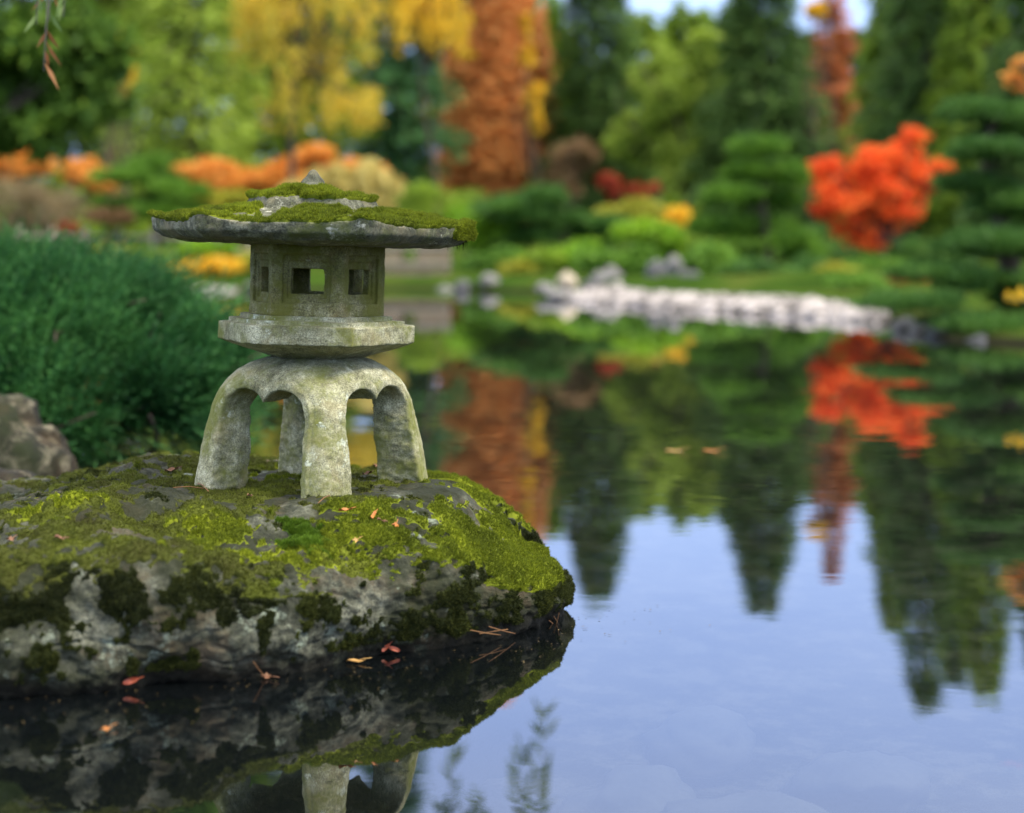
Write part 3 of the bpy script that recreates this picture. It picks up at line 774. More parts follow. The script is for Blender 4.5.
def strand_tree(name, label, base, spans, d, mat, L, W, dy, cat='tree'):
    """a weeping tree: limbs fanning out and curtains of leaves hanging from them; spans in photo pixels (x0, x1, y0, y1, number, length)"""
    root = empty(name, base, label, cat); base = np.array(base, float)
    mbt = MB(); x_mid = (min(s_[0] for s_ in spans)+max(s_[1] for s_ in spans))/2
    fork = P(x_mid, -40, d); limb(mbt, base-[0, 0, .15], fork, .10, .05, .05, 10, 8); mbt.build('trunk', BARK, root)
    mbl, mbf = MB(), MB(); k_ = d/FPX
    for x0, x1, y0, y1, nn_, ln in spans:
        for q in range(nn_):
            px_, py_ = rng.uniform(x0, x1), rng.uniform(y0, y1); dd = d+rng.normal()*dy
            p = P(px_, py_, dd); l_ = ln*k_*(.5+.8*rng.random()); m_ = 30
            if q % 4 == 0: limb(mbl, base*.35+fork*.65+rng.normal(size=3)*.1, p, .05, .012, .10, 7, 5)
            t = rng.random(m_); c = p+np.stack([rng.normal()*.10*l_*t+.10*rng.normal(size=m_), .10*rng.normal(size=m_), -l_*t], -1)
            leaf_quads(mbf, c, np.array([0, 0, -1.])+rng.normal(size=(m_, 3))*.45, rng.normal(size=(m_, 3)), L*(.6+.8*rng.random(m_)), W)
    mbl.build('limbs', BARK, root); mbf.build('foliage', mat, root); return root
strand_tree('weeping_tree', 'golden weeping tree hanging behind the lantern roof', gp(300, 40), [(236, 296, -60, 20, 52, 55), (306, 372, -60, 40, 44, 50), (328, 374, 72, 100, 24, 30), (262, 312, 40, 95, 12, 50), (248, 285, -20, 10, 18, 45)], 40, C_GOLD, .22, .07, .9)
strand_tree('weeping_tree', 'large yellow tree crown at the top edge left of the rust orange tree', gp(430, 62), [(392, 462, -60, 5, 70, 42), (412, 466, -10, 22, 24, 30)], 62, C_YEL, .30, .11, 1.2)
broad_tree('birch_tree', 'small tree turning yellow beside the dull green conifer, upper left', 'tree', gp(128, 50),
           [E(122, 48, 50, 11, 14), E(126, 75, 50, 8, 14)], C_YEL, 1200, .22, .10, gap=.15, tr=.08)
conifer('dawn_redwood', 'tall rust orange columnar conifer left of the dark spruce', gp(497, 84), 21, 3.3, C_RUST, nb=620, nl=190, L=.50, W=.19, droop=-.10, low=.035, top_pow=.62, jag=.12, bark=BARK_R, up=.1, spread=.42, hang=.14)
broad_tree('birch_tree', 'thin tree with yellow leaves along the right side of the rust orange conifer', 'tree', gp(533, 78),
           [E(528, 58, 78, 7, 16), E(533, 95, 78, 9, 18), E(537, 122, 78, 8, 14), E(526, 25, 78, 5, 12)], C_YEL, 1700, .28, .12, gap=.15, tr=.1)
conifer('poplar_tree', 'narrow bright green tree squeezed between rust conifer and dark spruce', gp(552, 88), 13.2, 1.55, G_BRT, nb=170, nl=80, L=.42, W=.16, low=.06, top_pow=.6, droop=-.4)
conifer('spruce_tree', 'tall dark spruce in the middle of the far bank, left of the sky gap', gp(597, 82), 16.0, 3.7, G_DARK, nb=240, nl=120, L=.46, W=.13, low=.10, top_pow=.62, droop=.35)
broad_tree('larch_tree', 'light green feathery tree beneath the sky gap right of the dark spruce', 'tree', gp(680, 76),
           [E(665, 95, 76, 45, 50), E(715, 85, 76, 45, 48), E(640, 140, 76, 38, 40), E(700, 150, 76, 55, 42), E(700, 48, 76, 28, 26), E(655, 60, 76, 18, 22)], G_LIGHT, 17000, .34, .15, nsub=10, tr=.25)
conifer('spruce_tree', 'broad dark green conifer with pointed top, right of the light green tree', gp(762, 72), 14.3, 4.2, G_DARK, nb=230, nl=130, L=.44, W=.13, low=.10, top_pow=.75, droop=.4)
conifer('dawn_redwood', 'slender russet brown conifer far behind the red maple', gp(832, 84), 14.6, 2.3, C_RUSD, nb=110, nl=70, L=.42, W=.15, jag=.7, top_pow=.8, low=.35, droop=0, bark=BARK_R)
broad_tree('birch_tree', 'tiny yellow treetop against the sky at the tip of the russet conifer', 'tree', gp(812, 70), [E(815, 8, 70, 9, 8)], C_YEL, 500, .26, .13, tr=.07, gap=.0)
hm = [('hemlock_tree', 'tallest dark green drooping conifer at upper right', 925, 46, 11.8, 2.5, G_DARK), ('hemlock_tree', 'green drooping conifer rising at the right edge of the photo', 985, 44, 11.0, 2.2, G_MID),
      ('hemlock_tree', 'drooping green conifer just left of the tallest one, above the red maple', 893, 50, 10.6, 1.9, G_MID), ('hemlock_tree', 'dark drooping conifer cut by the right edge', 1045, 40, 9.6, 2.2, G_DARK),
      ('hemlock_tree', 'short pointed conifer between the two tall drooping ones at right', 955, 48, 11.6, 1.8, G_DARK)]
for nm, lb, px, d, h, r, mt in hm:
    conifer(nm, lb, gp(px, d), h, r, mt, nb=210, nl=110, L=.32, W=.09, low=.06, top_pow=.75, droop=.45, hang=.12)
# the rows behind that close the view, all lower than the sky gaps
fill = [(-30, 92, 31, 6.5, G_DARK), (60, 96, 32, 6.5, G_DARK), (150, 98, 33, 6, G_MID), (240, 96, 33, 6, G_DARK), (325, 98, 34, 5.5, G_MID), (455, 99, 20, 5, G_MID), (520, 100, 13, 4, G_DARK),
        (560, 98, 12.5, 4, G_MID), (640, 98, 13.4, 4.2, G_MID), (690, 100, 14.5, 4.8, G_MID), (735, 97, 13.8, 4.2, G_DARK), (800, 100, 12.6, 4, G_DARK), (850, 96, 12.2, 4, G_DARK), (900, 98, 14, 5, G_DARK), (970, 97, 15, 5, G_DARK), (1060, 95, 14, 5, G_DARK)]
flab = ['dark conifer in the far row behind the upper left corner tree', 'dark conifer in the far row above the left orange maple', 'dark conifer in the far row behind the hazy layered conifer', 'dark conifer in the far row left of the lantern finial',
        'dark conifer in the far row above the lantern roof', 'mid green conifer in the far row directly behind the rust orange tree', 'low dark conifer in the far row at the right flank of the rust orange tree', 'mid green conifer in the far row between narrow green tree and dark spruce',
        'low dark conifer in the far row in the left of the sky gap', 'low dark conifer in the far row behind the light green tree', 'low dark conifer in the far row left of the broad pointed conifer', 'low dark conifer in the far row right of the broad pointed conifer',
        'low dark conifer in the far row behind the russet conifer', 'dark conifer in the far row behind the red maple', 'dark conifer in the far row behind the upper right drooping conifers', 'dark conifer in the far row beyond the right edge']
for (px, d, h, r, mt), lb in zip(fill, flab):
    conifer('fir_tree', lb, gp(px, d), h, r, mt, nb=120, nl=130, L=.75, W=.28, low=.03, top_pow=.55, droop=.3, group='dark conifers closing the far row')
# undergrowth at the feet of the far trees
mb = MB()
for k_, px in enumerate(range(-40, 1090, 40)):
    d = 86+5*(k_ % 3); C_, R_ = subclumps(gp(px, d)+[0, 0, 1.3], (2.6, 1.8, 1.9+.8*(k_ % 2)), 12, .45, .8, .2)
    clump_leaves(mb, C_, R_, 1700, .5, .25, seed=k_, shell=.38)
tag(mb.build('thicket', G_MID), 'dense green thicket at the feet of the far trees', 'thicket', kind='stuff')

# ---------------------------------------------------------------- middle distance
broad_tree('maple_tree', 'low orange maple with pale bare twigs below at far left', 'tree', gp(45, 36),
           [E(10, 168, 36, 26, 12), E(38, 160, 36, 18, 14), E(84, 172, 36, 20, 14), E(100, 184, 36, 16, 7)], C_ORNG, 4600, .14, .09, bark=BARK_G, tr=.07, nlimb=26, gap=.05, nsub=26, sub=.24)
shrub('bare_shrub', 'greyish tan twiggy shrub below the left orange maple', 'shrub', P(45, 205, 35), (1.45, .8, .75), C_TAN, 3200, .20, .025, gap=.05)
shrub('azalea_shrub', 'small red shrub by the fence at far left', 'shrub', P(66, 232, 34.5), (.36, .3, .20), C_CRIM, 900, .10, .06)
pad_pine('garden_pine', 'light green garden pine with flat pads left of the lantern roof', gp(160, 34),
         [E(150, 178, 34, 45, 9), E(180, 192, 34, 40, 8), E(130, 205, 34, 40, 9), E(175, 214, 34, 48, 9), E(155, 165, 34, 25, 6)], G_PINE, 8000, .20, .05)
broad_tree('maple_tree', 'wide low orange maple band behind the lantern finial', 'tree', gp(270, 44),
           [E(215, 172, 44, 42, 13), E(262, 180, 44, 36, 12), E(315, 160, 44, 36, 16), E(350, 172, 44, 34, 14), E(300, 178, 44, 40, 10), E(240, 184, 44, 40, 10), E(285, 168, 44, 24, 10)], C_ORNG, 9500, .16, .10, tr=.10, nlimb=24, nsub=28, sub=.24, gap=.10)
broad_tree('weeping_shrub', 'pale straw yellow weeping small tree behind the right of the lantern roof', 'tree', gp(358, 36),
           [E(340, 178, 36, 36, 28), E(375, 186, 36, 30, 36), E(305, 190, 36, 34, 20)], C_STRAW, 8000, .20, .04, gap=.22, nsub=22, sub=.26, droop=2.2, tr=.08, bark=BARK_G)
shrub('azalea_shrub', 'yellow shrub just left above the lantern roof slope', 'shrub', P(225, 203, 34), (.75, .5, .32), C_YG, 2500, .12, .07)
shrub('azalea_shrub', 'orange brown shrub in front of the light garden pine', 'shrub', P(112, 215, 33), (.62, .4, .20), C_BRN, 1500, .12, .07)
shrub('low_shrub', 'bright green clipped mound under the left of the lantern eave', 'shrub', P(208, 250, 30.5), (.75, .4, .22), G_BRT, 2500, .10, .06)
shrub('low_shrub', 'golden orange low shrub at the water left of the lantern', 'shrub', P(200, 271, 29.6), (.85, .4, .24), C_YEL, 3000, .10, .06)
shrub('low_shrub', 'yellow green low mound at the left waterline', 'shrub', P(262, 262, 31), (.8, .5, .28), C_YG, 2500, .10, .06)
shrub('low_shrub', 'bright green mound right of the lantern eave', 'shrub', P(486, 234, 36), (.80, .6, .42), G_BRT, 3000, .13, .08)
shrub('low_shrub', 'olive yellow mound by pale rocks right of the lantern', 'shrub', P(515, 270, 30.5), (.42, .3, .22), C_YG, 1600, .09, .05)
pad_pine('garden_pine', 'dark green layered garden pine in the centre below the rust orange tree', gp(545, 36),
         [E(540, 203, 36, 40, 12), E(520, 220, 36, 38, 11), E(575, 222, 36, 36, 11), E(545, 238, 36, 48, 12), E(500, 245, 36, 26, 9), E(585, 245, 36, 30, 10)], G_PINE_D, 11000, .20, .06)
broad_tree('small_tree', 'brownish pink hazy small tree left of the crimson shrub', 'tree', gp(572, 60), [E(570, 160, 60, 26, 26), E(560, 185, 60, 26, 18)], C_BRN, 3500, .26, .12, tr=.1)
broad_tree('maple_tree', 'small crimson maple in the centre distance', 'tree', gp(628, 56), [E(610, 184, 56, 13, 12), E(635, 191, 56, 14, 6), E(655, 188, 56, 8, 5)], C_CRIM, 1300, .20, .10, tr=.09, gap=.2, nsub=16, sub=.28)
shrub('azalea_shrub', 'yellow green dome shrub below the crimson maple', 'shrub', P(650, 220, 38), (1.25, .8, .50), C_YG, 5500, .14, .08)
shrub('azalea_shrub', 'golden shrub at the right of the yellow green dome', 'shrub', P(680, 228, 37.5), (.5, .5, .45), C_YEL, 1500, .14, .08)
shrub('low_shrub', 'bright green shrub in front of the yellow green dome', 'shrub', P(655, 240, 33), (.8, .6, .40), G_BRT, 3800, .13, .07)
shrub('low_shrub', 'dark green clipped mound above the pale gravel, left part', 'shrub', P(628, 262, 29), (.85, .5, .34), G_PINE, 3800, .11, .06)
shrub('low_shrub', 'green clipped mound between grey rocks and the pine above the gravel', 'shrub', P(715, 262, 27.5), (.75, .5, .36), G_PINE, 3800, .11, .06)
shrub('low_shrub', 'wide dark clipped mound under the cloud pruned pine', 'shrub', P(765, 272, 26.5), (.85, .5, .24), G_PINE_D, 3600, .11, .06)
pad_pine('garden_pine', 'cloud pruned green pine left of the red maple', gp(768, 30),
         [E(765, 152, 30, 36, 13), E(745, 172, 30, 34, 11), E(790, 178, 30, 34, 11), E(732, 200, 30, 36, 12), E(775, 208, 30, 34, 12), E(745, 228, 30, 46, 12), E(795, 238, 30, 26, 11), E(812, 258, 30, 24, 9)], G_PINE, 15000, .17, .05)
broad_tree('maple_tree', 'brilliant red maple on the right bank behind the gravel', 'tree', gp(885, 31),
           [E(835, 178, 31, 30, 22), E(812, 174, 31, 12, 12), E(818, 208, 31, 15, 10), E(942, 168, 31, 13, 9), E(872, 172, 31, 34, 30), E(905, 158, 31, 26, 24), E(928, 175, 31, 26, 16), E(915, 137, 31, 15, 13), E(850, 205, 31, 42, 20), E(885, 215, 31, 36, 18), E(905, 200, 31, 26, 20), E(868, 240, 31, 24, 14), E(885, 190, 31, 34, 26), E(862, 190, 31, 30, 22), E(845, 225, 31, 24, 16)],
           C_RED, 10500, .085, .07, tr=.085, nlimb=40, gap=.02, nsub=16, sub=.30, trunk_top=P(882, 232, 31))
shrub('low_shrub', 'yellow green low shrub under the red maple', 'shrub', P(840, 274, 27.5), (.60, .4, .18), C_YG, 2200, .10, .05)
shrub('azalea_shrub', 'small orange red shrub at the foot of the red maple', 'shrub', P(905, 279, 25), (.34, .3, .09), C_CRIM, 800, .09, .05)
shrub('low_shrub', 'dark green shrub behind the red maple trunk', 'shrub', P(930, 262, 34), (1.2, .6, .55), G_PINE_D, 3200, .14, .07)
shrub('low_shrub', 'dark green shrub left of the red maple trunk', 'shrub', P(820, 250, 36), (1.1, .6, .6), G_PINE_D, 3200, .14, .07)

mnd = [(500, 262, 33, .7, .30, G_PINE, 'green mound beneath the central garden pine, left end'), (540, 262, 31, .7, .26, G_MID, 'mid green mound beneath the central garden pine'), (585, 258, 31, .7, .34, G_BRT, 'light green mound right of the central garden pine'),
       (690, 246, 34, .9, .40, G_MID, 'mid green mound behind the tall pale rock'), (740, 250, 33, .9, .4, G_PINE, 'green mound behind the cloud pruned pine trunk'), (800, 270, 28, .8, .26, G_PINE_D, 'dark mound right of the cloud pruned pine'),
       (870, 270, 29, .7, .26, G_PINE, 'green mound right of the yellow green shrub under the maple'), (905, 300, 17.5, .40, .16, G_PINE_D, 'dark creeping shrub at the right end of the gravel'), (860, 283, 23, .6, .14, G_PINE, 'low green edge behind the gravel under the maple'),
       (150, 262, 31, .9, .30, G_MID, 'mid green mound left of the bright clipped mound'), (95, 262, 31, .9, .30, C_YG, 'yellow green mound above the juniper'),
       (40, 258, 31, .9, .34, G_MID, 'mid green mound above the left of the juniper'), (30, 235, 38, 1.0, .45, C_BRN, 'brownish shrub behind the fence at far left'), (105, 228, 40, 1.1, .4, G_MID, 'green shrub behind the rail fence'), (225, 232, 40, 1.1, .4, G_PINE, 'green shrub at the right end of the rail fence'),
       (440, 205, 50, 1.4, .8, G_MID, 'green shrub left of the rust orange tree foot'), (470, 222, 46, 1.2, .5, G_BRT, 'bright shrub at the foot of the rust orange tree')]
for px, py, d, rx, rz_, mt, lb in mnd:
    shrub('low_shrub', lb, 'shrub', P(px, py, d), (rx, rx*.7, rz_), mt, int(2600*rx/.8), .12 if d > 25 else .07, .06 if d > 25 else .03)
# near right pine over the water
pad_pine('garden_pine', 'large dark layered pine reaching over the water at the right edge', gp(1010, 13.6),
         [E(1000, 112, 13.6, 52, 13), E(990, 140, 13.8, 36, 10), E(1020, 160, 13.2, 62, 15), E(998, 186, 13.4, 40, 13), E(1025, 205, 13.5, 60, 15), E(978, 232, 13.2, 48, 14), E(1010, 250, 13.0, 60, 15),
          E(955, 274, 12.9, 48, 10), E(1000, 286, 12.8, 60, 13), E(935, 305, 12.5, 52, 9), E(1000, 322, 12.3, 62, 12), E(960, 322, 12.5, 40, 7), E(1060, 130, 14, 70, 20), E(1070, 230, 13.6, 70, 20), E(1070, 300, 13.0, 60, 18)], G_PINE_D, 46000, .085, .016, tr=.11)

# ---------------------------------------------------------------- shore: gravel, rocks, fences
GR = plain_mat('pale_gravel', (.18, .15, .13), (.38, .33, .30), 9, .9)
ST_P = plain_mat('pale_rock', (.13, .125, .115), (.34, .32, .29), 6, .9, .5)
ST_G = plain_mat('grey_rock', (.05, .052, .052), (.19, .185, .18), 6, .9, .5)
ico = None
def ico_mesh(sub=2):
    import bmesh
    bm = bmesh.new(); bmesh.ops.create_icosphere(bm, subdivisions=sub, radius=1)
    V = np.array([v_.co[:] for v_ in bm.verts]); F = np.array([[v_.index for v_ in f_.verts] for f_ in bm.faces]); bm.free(); return V, F
I1, F1 = ico_mesh(1); I3, F3 = ico_mesh(4)
npb = 5200
q = np.stack([.4+3.6*rng.random(npb*3), 14.8+10.6*rng.random(npb*3)], -1)
s_ = sd_poly(q[:, 0], q[:, 1], POND); wid = np.interp(q[:, 1], [14.8, 17, 19, 23, 25], [.3, .8, 1.45, 1.2, .6])
q = q[(s_ > -.12) & (s_ < wid) & (q[:, 1] > 15.0) & (q[:, 0] < .228*q[:, 1])][:npb]; nq = len(q)
rs = .035+.075*rng.random(nq)**2
cz = np.maximum(ground_z(q[:, 0], q[:, 1]), -.03)+rs*.25
VV = I1[None]*rs[:, None, None]*(.7+.6*rng.random((nq, 1, 3)))*np.array([1, 1, .65])+np.stack([q[:, 0], q[:, 1], cz], -1)[:, None]
FF = F1[None]+(np.arange(nq)*len(I1))[:, None, None]
m, n, out = new_mat('gravel_stones'); geo = N(n, 'ShaderNodeNewGeometry')
col = ramp(n, geo.outputs['Random Per Island'], [(0, (.05, .044, .038)), (.5, (.26, .23, .205)), (1, (.52, .47, .44))])
pb = N(n, 'ShaderNodeBsdfPrincipled', i_Roughness=.85); n.links.new(col, pb.inputs['Base Color']); n.links.new(pb.outputs[0], out.inputs[0])
tag(mesh_np('gravel', VV.reshape(-1, 3), FF.reshape(-1, 3), m), 'pale pinkish white gravel and cobbles along the far shore', 'gravel', kind='stuff')
# the sheet below the cobbles
px_ = np.linspace(.45, 4.1, 60); py_ = np.linspace(15.0, 25.0, 120); A_, B_ = np.meshgrid(px_, py_, indexing='ij')
s_ = sd_poly(A_, B_, POND); ok = (A_ < .228*B_) & (s_ > -.1) & (s_ < np.interp(B_, [14.8, 17, 19, 23, 25], [.2, .7, 1.35, 1.1, .5]))
ii, jj = np.meshgrid(np.arange(59), np.arange(119), indexing='ij'); a = (ii*120+jj).ravel(); Q = np.stack([a, a+120, a+121, a+1], -1)
Q = Q[ok.ravel()[Q].all(1)]
tag(mesh_np('beach', np.stack([A_, B_, ground_z(A_, B_)+.008], -1).reshape(-1, 3), Q, GR), kind='structure')

def rock(name, label, c, r, mat, seed, amp=.28, group=None, cat='rock', mossy=None, rz=0.0, fine=I3, ff=F3):
    V = fine.copy(); n_ = unit(V)
    V = V*(1+amp*fbm(n_+seed*3.7, 1.1, 3, seed))[:, None]; V += n_*(.22*amp*fbm(n_+seed, 4, 5, seed+2, .6))[:, None]
    V = V*np.array(r); V[:, 2] = np.maximum(V[:, 2], -r[2]*.8)
    V = np.stack([V[:, 0]*cos(rz)-V[:, 1]*sin(rz), V[:, 0]*sin(rz)+V[:, 1]*cos(rz), V[:, 2]], -1)
    o = mesh_np(name, V+np.array(c), ff, mat); at_base(o, (c[0], c[1], c[2]-r[2]*.8))
    return tag(o, label, cat, group)
for k_, (px, py, d, rx, rz_, mt, lb) in enumerate([
    (462, 287, 28.6, .15, .10, ST_G, 'low dark rock at the water right of the lantern'), (490, 281, 29.2, .20, .12, ST_P, 'pale rock at the far waterline right of the lantern'),
    (545, 289, 24.2, .14, .09, ST_P, 'pale rock at the left tip of the gravel point'), (558, 297, 22.6, .18, .10, ST_P, 'pale rock in the water at the end of the gravel point'), (590, 285, 25.5, .18, .08, ST_G, 'grey rock between standing stone and mounds'),
    (612, 276, 27, .17, .14, ST_P, 'grey rounded rock above the gravel'), (600, 278, 26, .15, .11, ST_P, 'small pale rock left of the grey rounded rock'), (672, 268, 27, .16, .19, ST_P, 'tall pale rock between the green mounds'), (655, 272, 26.5, .16, .18, ST_G, 'grey rock left beside the tall pale rock'),
    (690, 277, 26, .17, .12, ST_G, 'grey rock right of the tall pale rock'), (205, 291, 28.2, .62, .09, ST_P, 'flat pale shore rock left of the lantern chamber'), (258, 288, 28.8, .34, .12, ST_G, 'flat grey shore rock hidden behind the lantern chamber'),
    (905, 329, 13.6, .12, .09, ST_G, 'grey stone at the right end of the gravel'), (922, 332, 13.1, .13, .07, ST_G, 'tan stone at the foot of the dark pine'), (952, 338, 12.5, .20, .09, ST_G, 'bluish stone at the waterline under the dark pine'), (985, 345, 11.9, .16, .08, ST_G, 'dark stone under the right edge pine'),
    (445, 289, 29.5, .18, .06, ST_P, 'flat pale stone by the far fence')]):
    c = P(px, py, d); rock('shore_rock', lb, c, (rx, rx*.8, rz_), mt, 60+k_, rz=k_*1.3)
# a small upright stone figure by the water
mb = MB(); b0 = gp(567, 25.2); prof = [(.00, .16), (.10, .17), (.16, .11), (.34, .09), (.40, .16), (.46, .17), (.54, .13), (.60, .04), (.64, .0)]
tt = np.array(prof); thh = np.linspace(0, 2*pi, 14, endpoint=False)
VV = np.stack([b0[0]+tt[:, 1:2]*np.cos(thh), b0[1]+tt[:, 1:2]*np.sin(thh), np.repeat((b0[2]-.05+tt[:, 0:1]), 14, 1)], -1).reshape(-1, 3)
i, j = np.meshgrid(np.arange(len(tt)-1), np.arange(14), indexing='ij'); j2 = (j+1) % 14
mb.add(VV, np.stack([i*14+j, i*14+j2, (i+1)*14+j2, (i+1)*14+j], -1).reshape(-1, 4))
o = mb.build('standing_stone', plain_mat('tan_stone', (.32, .26, .17), (.55, .47, .34), 12)); at_base(o, b0); tag(o, 'small tan upright stone at the left end of the gravel', 'garden stone')

WOOD = plain_mat('weathered_wood', (.26, .22, .17), (.46, .40, .32), 14, .9)
BAM = plain_mat('bamboo_screen_canes', (.28, .19, .11), (.50, .38, .25), 25, .7)
fr_ = empty('rail_fence', gp(130, 33), 'long low pale wooden rail fence along the far left bank', 'fence')
mb = MB(); p0 = gp(20, 33.0); p1 = gp(250, 33.6)
for t in np.linspace(0, 1, 8):
    p = p0*(1-t)+p1*t; mp_ = MB(); gz_ = float(ground_z(p[0], p[1])); mp_.tube([[p[0], p[1], gz_-.1], [p[0], p[1], gz_+.4], [p[0], p[1], gz_+.78]], .055, 8); mp_.build('post', WOOD, fr_)
for hgt in (.34, .62):
    mb = MB(); mb.tube([p0+[0, -.06, hgt], (p0+p1)/2+[0, -.06, hgt], p1+[0, -.06, hgt]], .038, 8); mb.build('rail', WOOD, fr_)
sc = empty('bamboo_fence', gp(412, 31.6), 'pale pinkish bamboo fence by the water behind the right side of the lantern', 'fence')
a0, a1 = gp(378, 31.6)[0], gp(448, 31.6)[0]; gz_ = float(ground_z((a0+a1)/2, 31.6))
mb = MB()
for xx in np.linspace(a0, a1, 30):
    if .33 < (xx-a0)/(a1-a0) < .52: h0, h1 = .0, .28
    else: h0, h1 = 0, .55+.04*rng.random()
    mb.tube([[xx, 31.6, gz_+h0-.05], [xx, 31.6, gz_+h1*.5], [xx, 31.6, gz_+h1]], .02, 5)
mb.build('canes', BAM, sc)
for xx in np.linspace(a0, a1, 4):
    mp_ = MB(); mp_.tube([[xx, 31.65, gz_-.1], [xx, 31.65, gz_+.5], [xx, 31.65, gz_+.66]], .05, 8); mp_.build('post', BARK, sc)
for hgt in (.24, .54):
    mp_ = MB(); mp_.box([(a0+a1)/2, 31.56, gz_+hgt], [(a1-a0)/2+.06, .02, .03]); mp_.build('rail', WOOD, sc, False)

# ---------------------------------------------------------------- near left: juniper, rock, willow
JUN = leaf_mat('juniper_needles', (.006, .034, .008), (.030, .125, .030), (.12, .32, .075), 3.2, .25, .55)
jb = np.array([-1.62, 5.5, .12]); ju = empty('juniper_shrub', jb, 'spreading blue green juniper shrub at the left behind the boulder', 'shrub')
mbw, mbf = MB(), MB()
cl = [(P(20, 330, 5.6), (.42, .45, .22)), (P(90, 358, 5.4), (.36, .4, .24)), (P(152, 382, 5.3), (.28, .35, .19)), (P(60, 410, 5.1), (.40, .3, .14)), (P(150, 415, 5.0), (.26, .3, .13)),
      (P(-60, 340, 5.8), (.5, .5, .30)), (P(200, 375, 5.3), (.16, .25, .10)), (P(-120, 400, 5.4), (.4, .5, .24)), (P(30, 290, 5.8), (.36, .4, .12)), (P(90, 302, 5.6), (.26, .3, .09))]
for c, r in cl:
    r = np.array(r); ns = int(4300*r[0]*r[2]/.08)
    d = unit(rng.normal(size=(ns, 3))); t = rng.random(ns)**.33
    p = c+d*t[:, None]*r*(1+.25*noise(d*2.2+c, 1.5, 8))[:, None]
    keep = fbm(p, 5.0, 3, 77) > .05; p = p[keep]; d = d[keep]; ns = len(p)
    ax_ = unit(d*.55+np.array([.55, -.15, .38])+rng.normal(size=(ns, 3))*.35)      # plumes sweep up and outward
    pl = .09+.11*rng.random(ns)
    for kk in range(15):
        u = kk/15.0; base_ = p+ax_*(pl*u)[:, None]
        sd_ = unit(np.cross(ax_, rng.normal(size=(ns, 3)))); dr = ax_*1.3+sd_*.55
        leaf_quads(mbf, base_, dr, rng.normal(size=(ns, 3)), (.030-.014*u)*(.8+.5*rng.random(ns)), .0052)
for c, r in cl:
    limb(mbw, jb-[0, 0, .1], c, .022, .006, .12, 8, 6)
    for kk in range(5): limb(mbw, jb*.3+np.array(c)*.7, np.array(c)+rng.normal(size=3)*np.array(r)*.6, .008, .003, .1, 5, 5)
mbw.build('branches', BARK, ju); mbf.build('foliage', JUN, ju)
# shade-dark low interior is the shrub's own dead wood
ST_S = stone_mat('side_rock_stone', (.002, .003, .002), (.014, .013, .007), (.30, .27, .18), lichen=(.30, .28, .19), moss=(.015, .022, .004), moss_amt=.8, warm=(.07, .045, .02), scale=.4, lich_amt=.2)
rock('side_boulder', 'dark brown and grey boulder at the left edge under the juniper', (PX(-45, 4.35), 4.35, .06), (.32, .20, .26), ST_S, 5, .42, cat='boulder')
rock('side_boulder', 'low dark wet stone between juniper and mossy boulder', (PX(75, 4.3), 4.30, .005), (.26, .12, .045), ST_S, 9, .25, cat='boulder')
rock('side_boulder', 'pale low stone peeping behind the left of the mossy boulder', (PX(2, 3.75), 3.75, .085), (.09, .07, .05), ST_S, 12, .25, cat='boulder')
# submerged stones seen through the water
ST_U = plain_mat('wet_blue_stone', (.06, .09, .09), (.16, .20, .20), 8, .5)
ST_U2 = plain_mat('wet_brown_stone', (.05, .05, .02), (.12, .11, .05), 8, .5)
ST_U3 = plain_mat('wet_green_stone', (.02, .04, .008), (.06, .09, .02), 12, .6)
rock('sunken_stone', 'bluish sunken stone at the bottom left under water', (PX(100, 1.95)-.02, 1.88, -.075), (.085, .06, .05), ST_U, 21, .2, group=None, cat='stone')
rock('sunken_stone', 'brown sunken stone right of the bluish one at the bottom edge', (PX(210, 1.9), 1.82, -.085), (.13, .08, .05), ST_U2, 22, .2, cat='stone')
rock('sunken_stone', 'green mossy sunken stone in the bottom left corner', (PX(-8, 2.05), 2.0, -.07), (.055, .08, .045), ST_U3, 23, .2, cat='stone')
ST_B = plain_mat('bed_stone', (.10, .10, .10), (.26, .25, .25), 6, .7)
for k_, (px, py, rr2, lb) in enumerate([(640, 765, .13, 'faint sunken stone right of the mirrored willow shoots'), (760, 790, .14, 'faint sunken stone at the bottom centre of the open water'), (860, 740, .12, 'faint sunken stone left of the reddish leaf at lower right'), (700, 700, .10, 'small faint sunken stone under the mirrored sky')]):
    d = CAMH*FPX/(py-HOR)*1.35; rock('bed_stone', lb, (PX(px, d), d, -.30), (rr2, rr2*.7, .06), ST_B, 80+k_, .3, cat='stone')

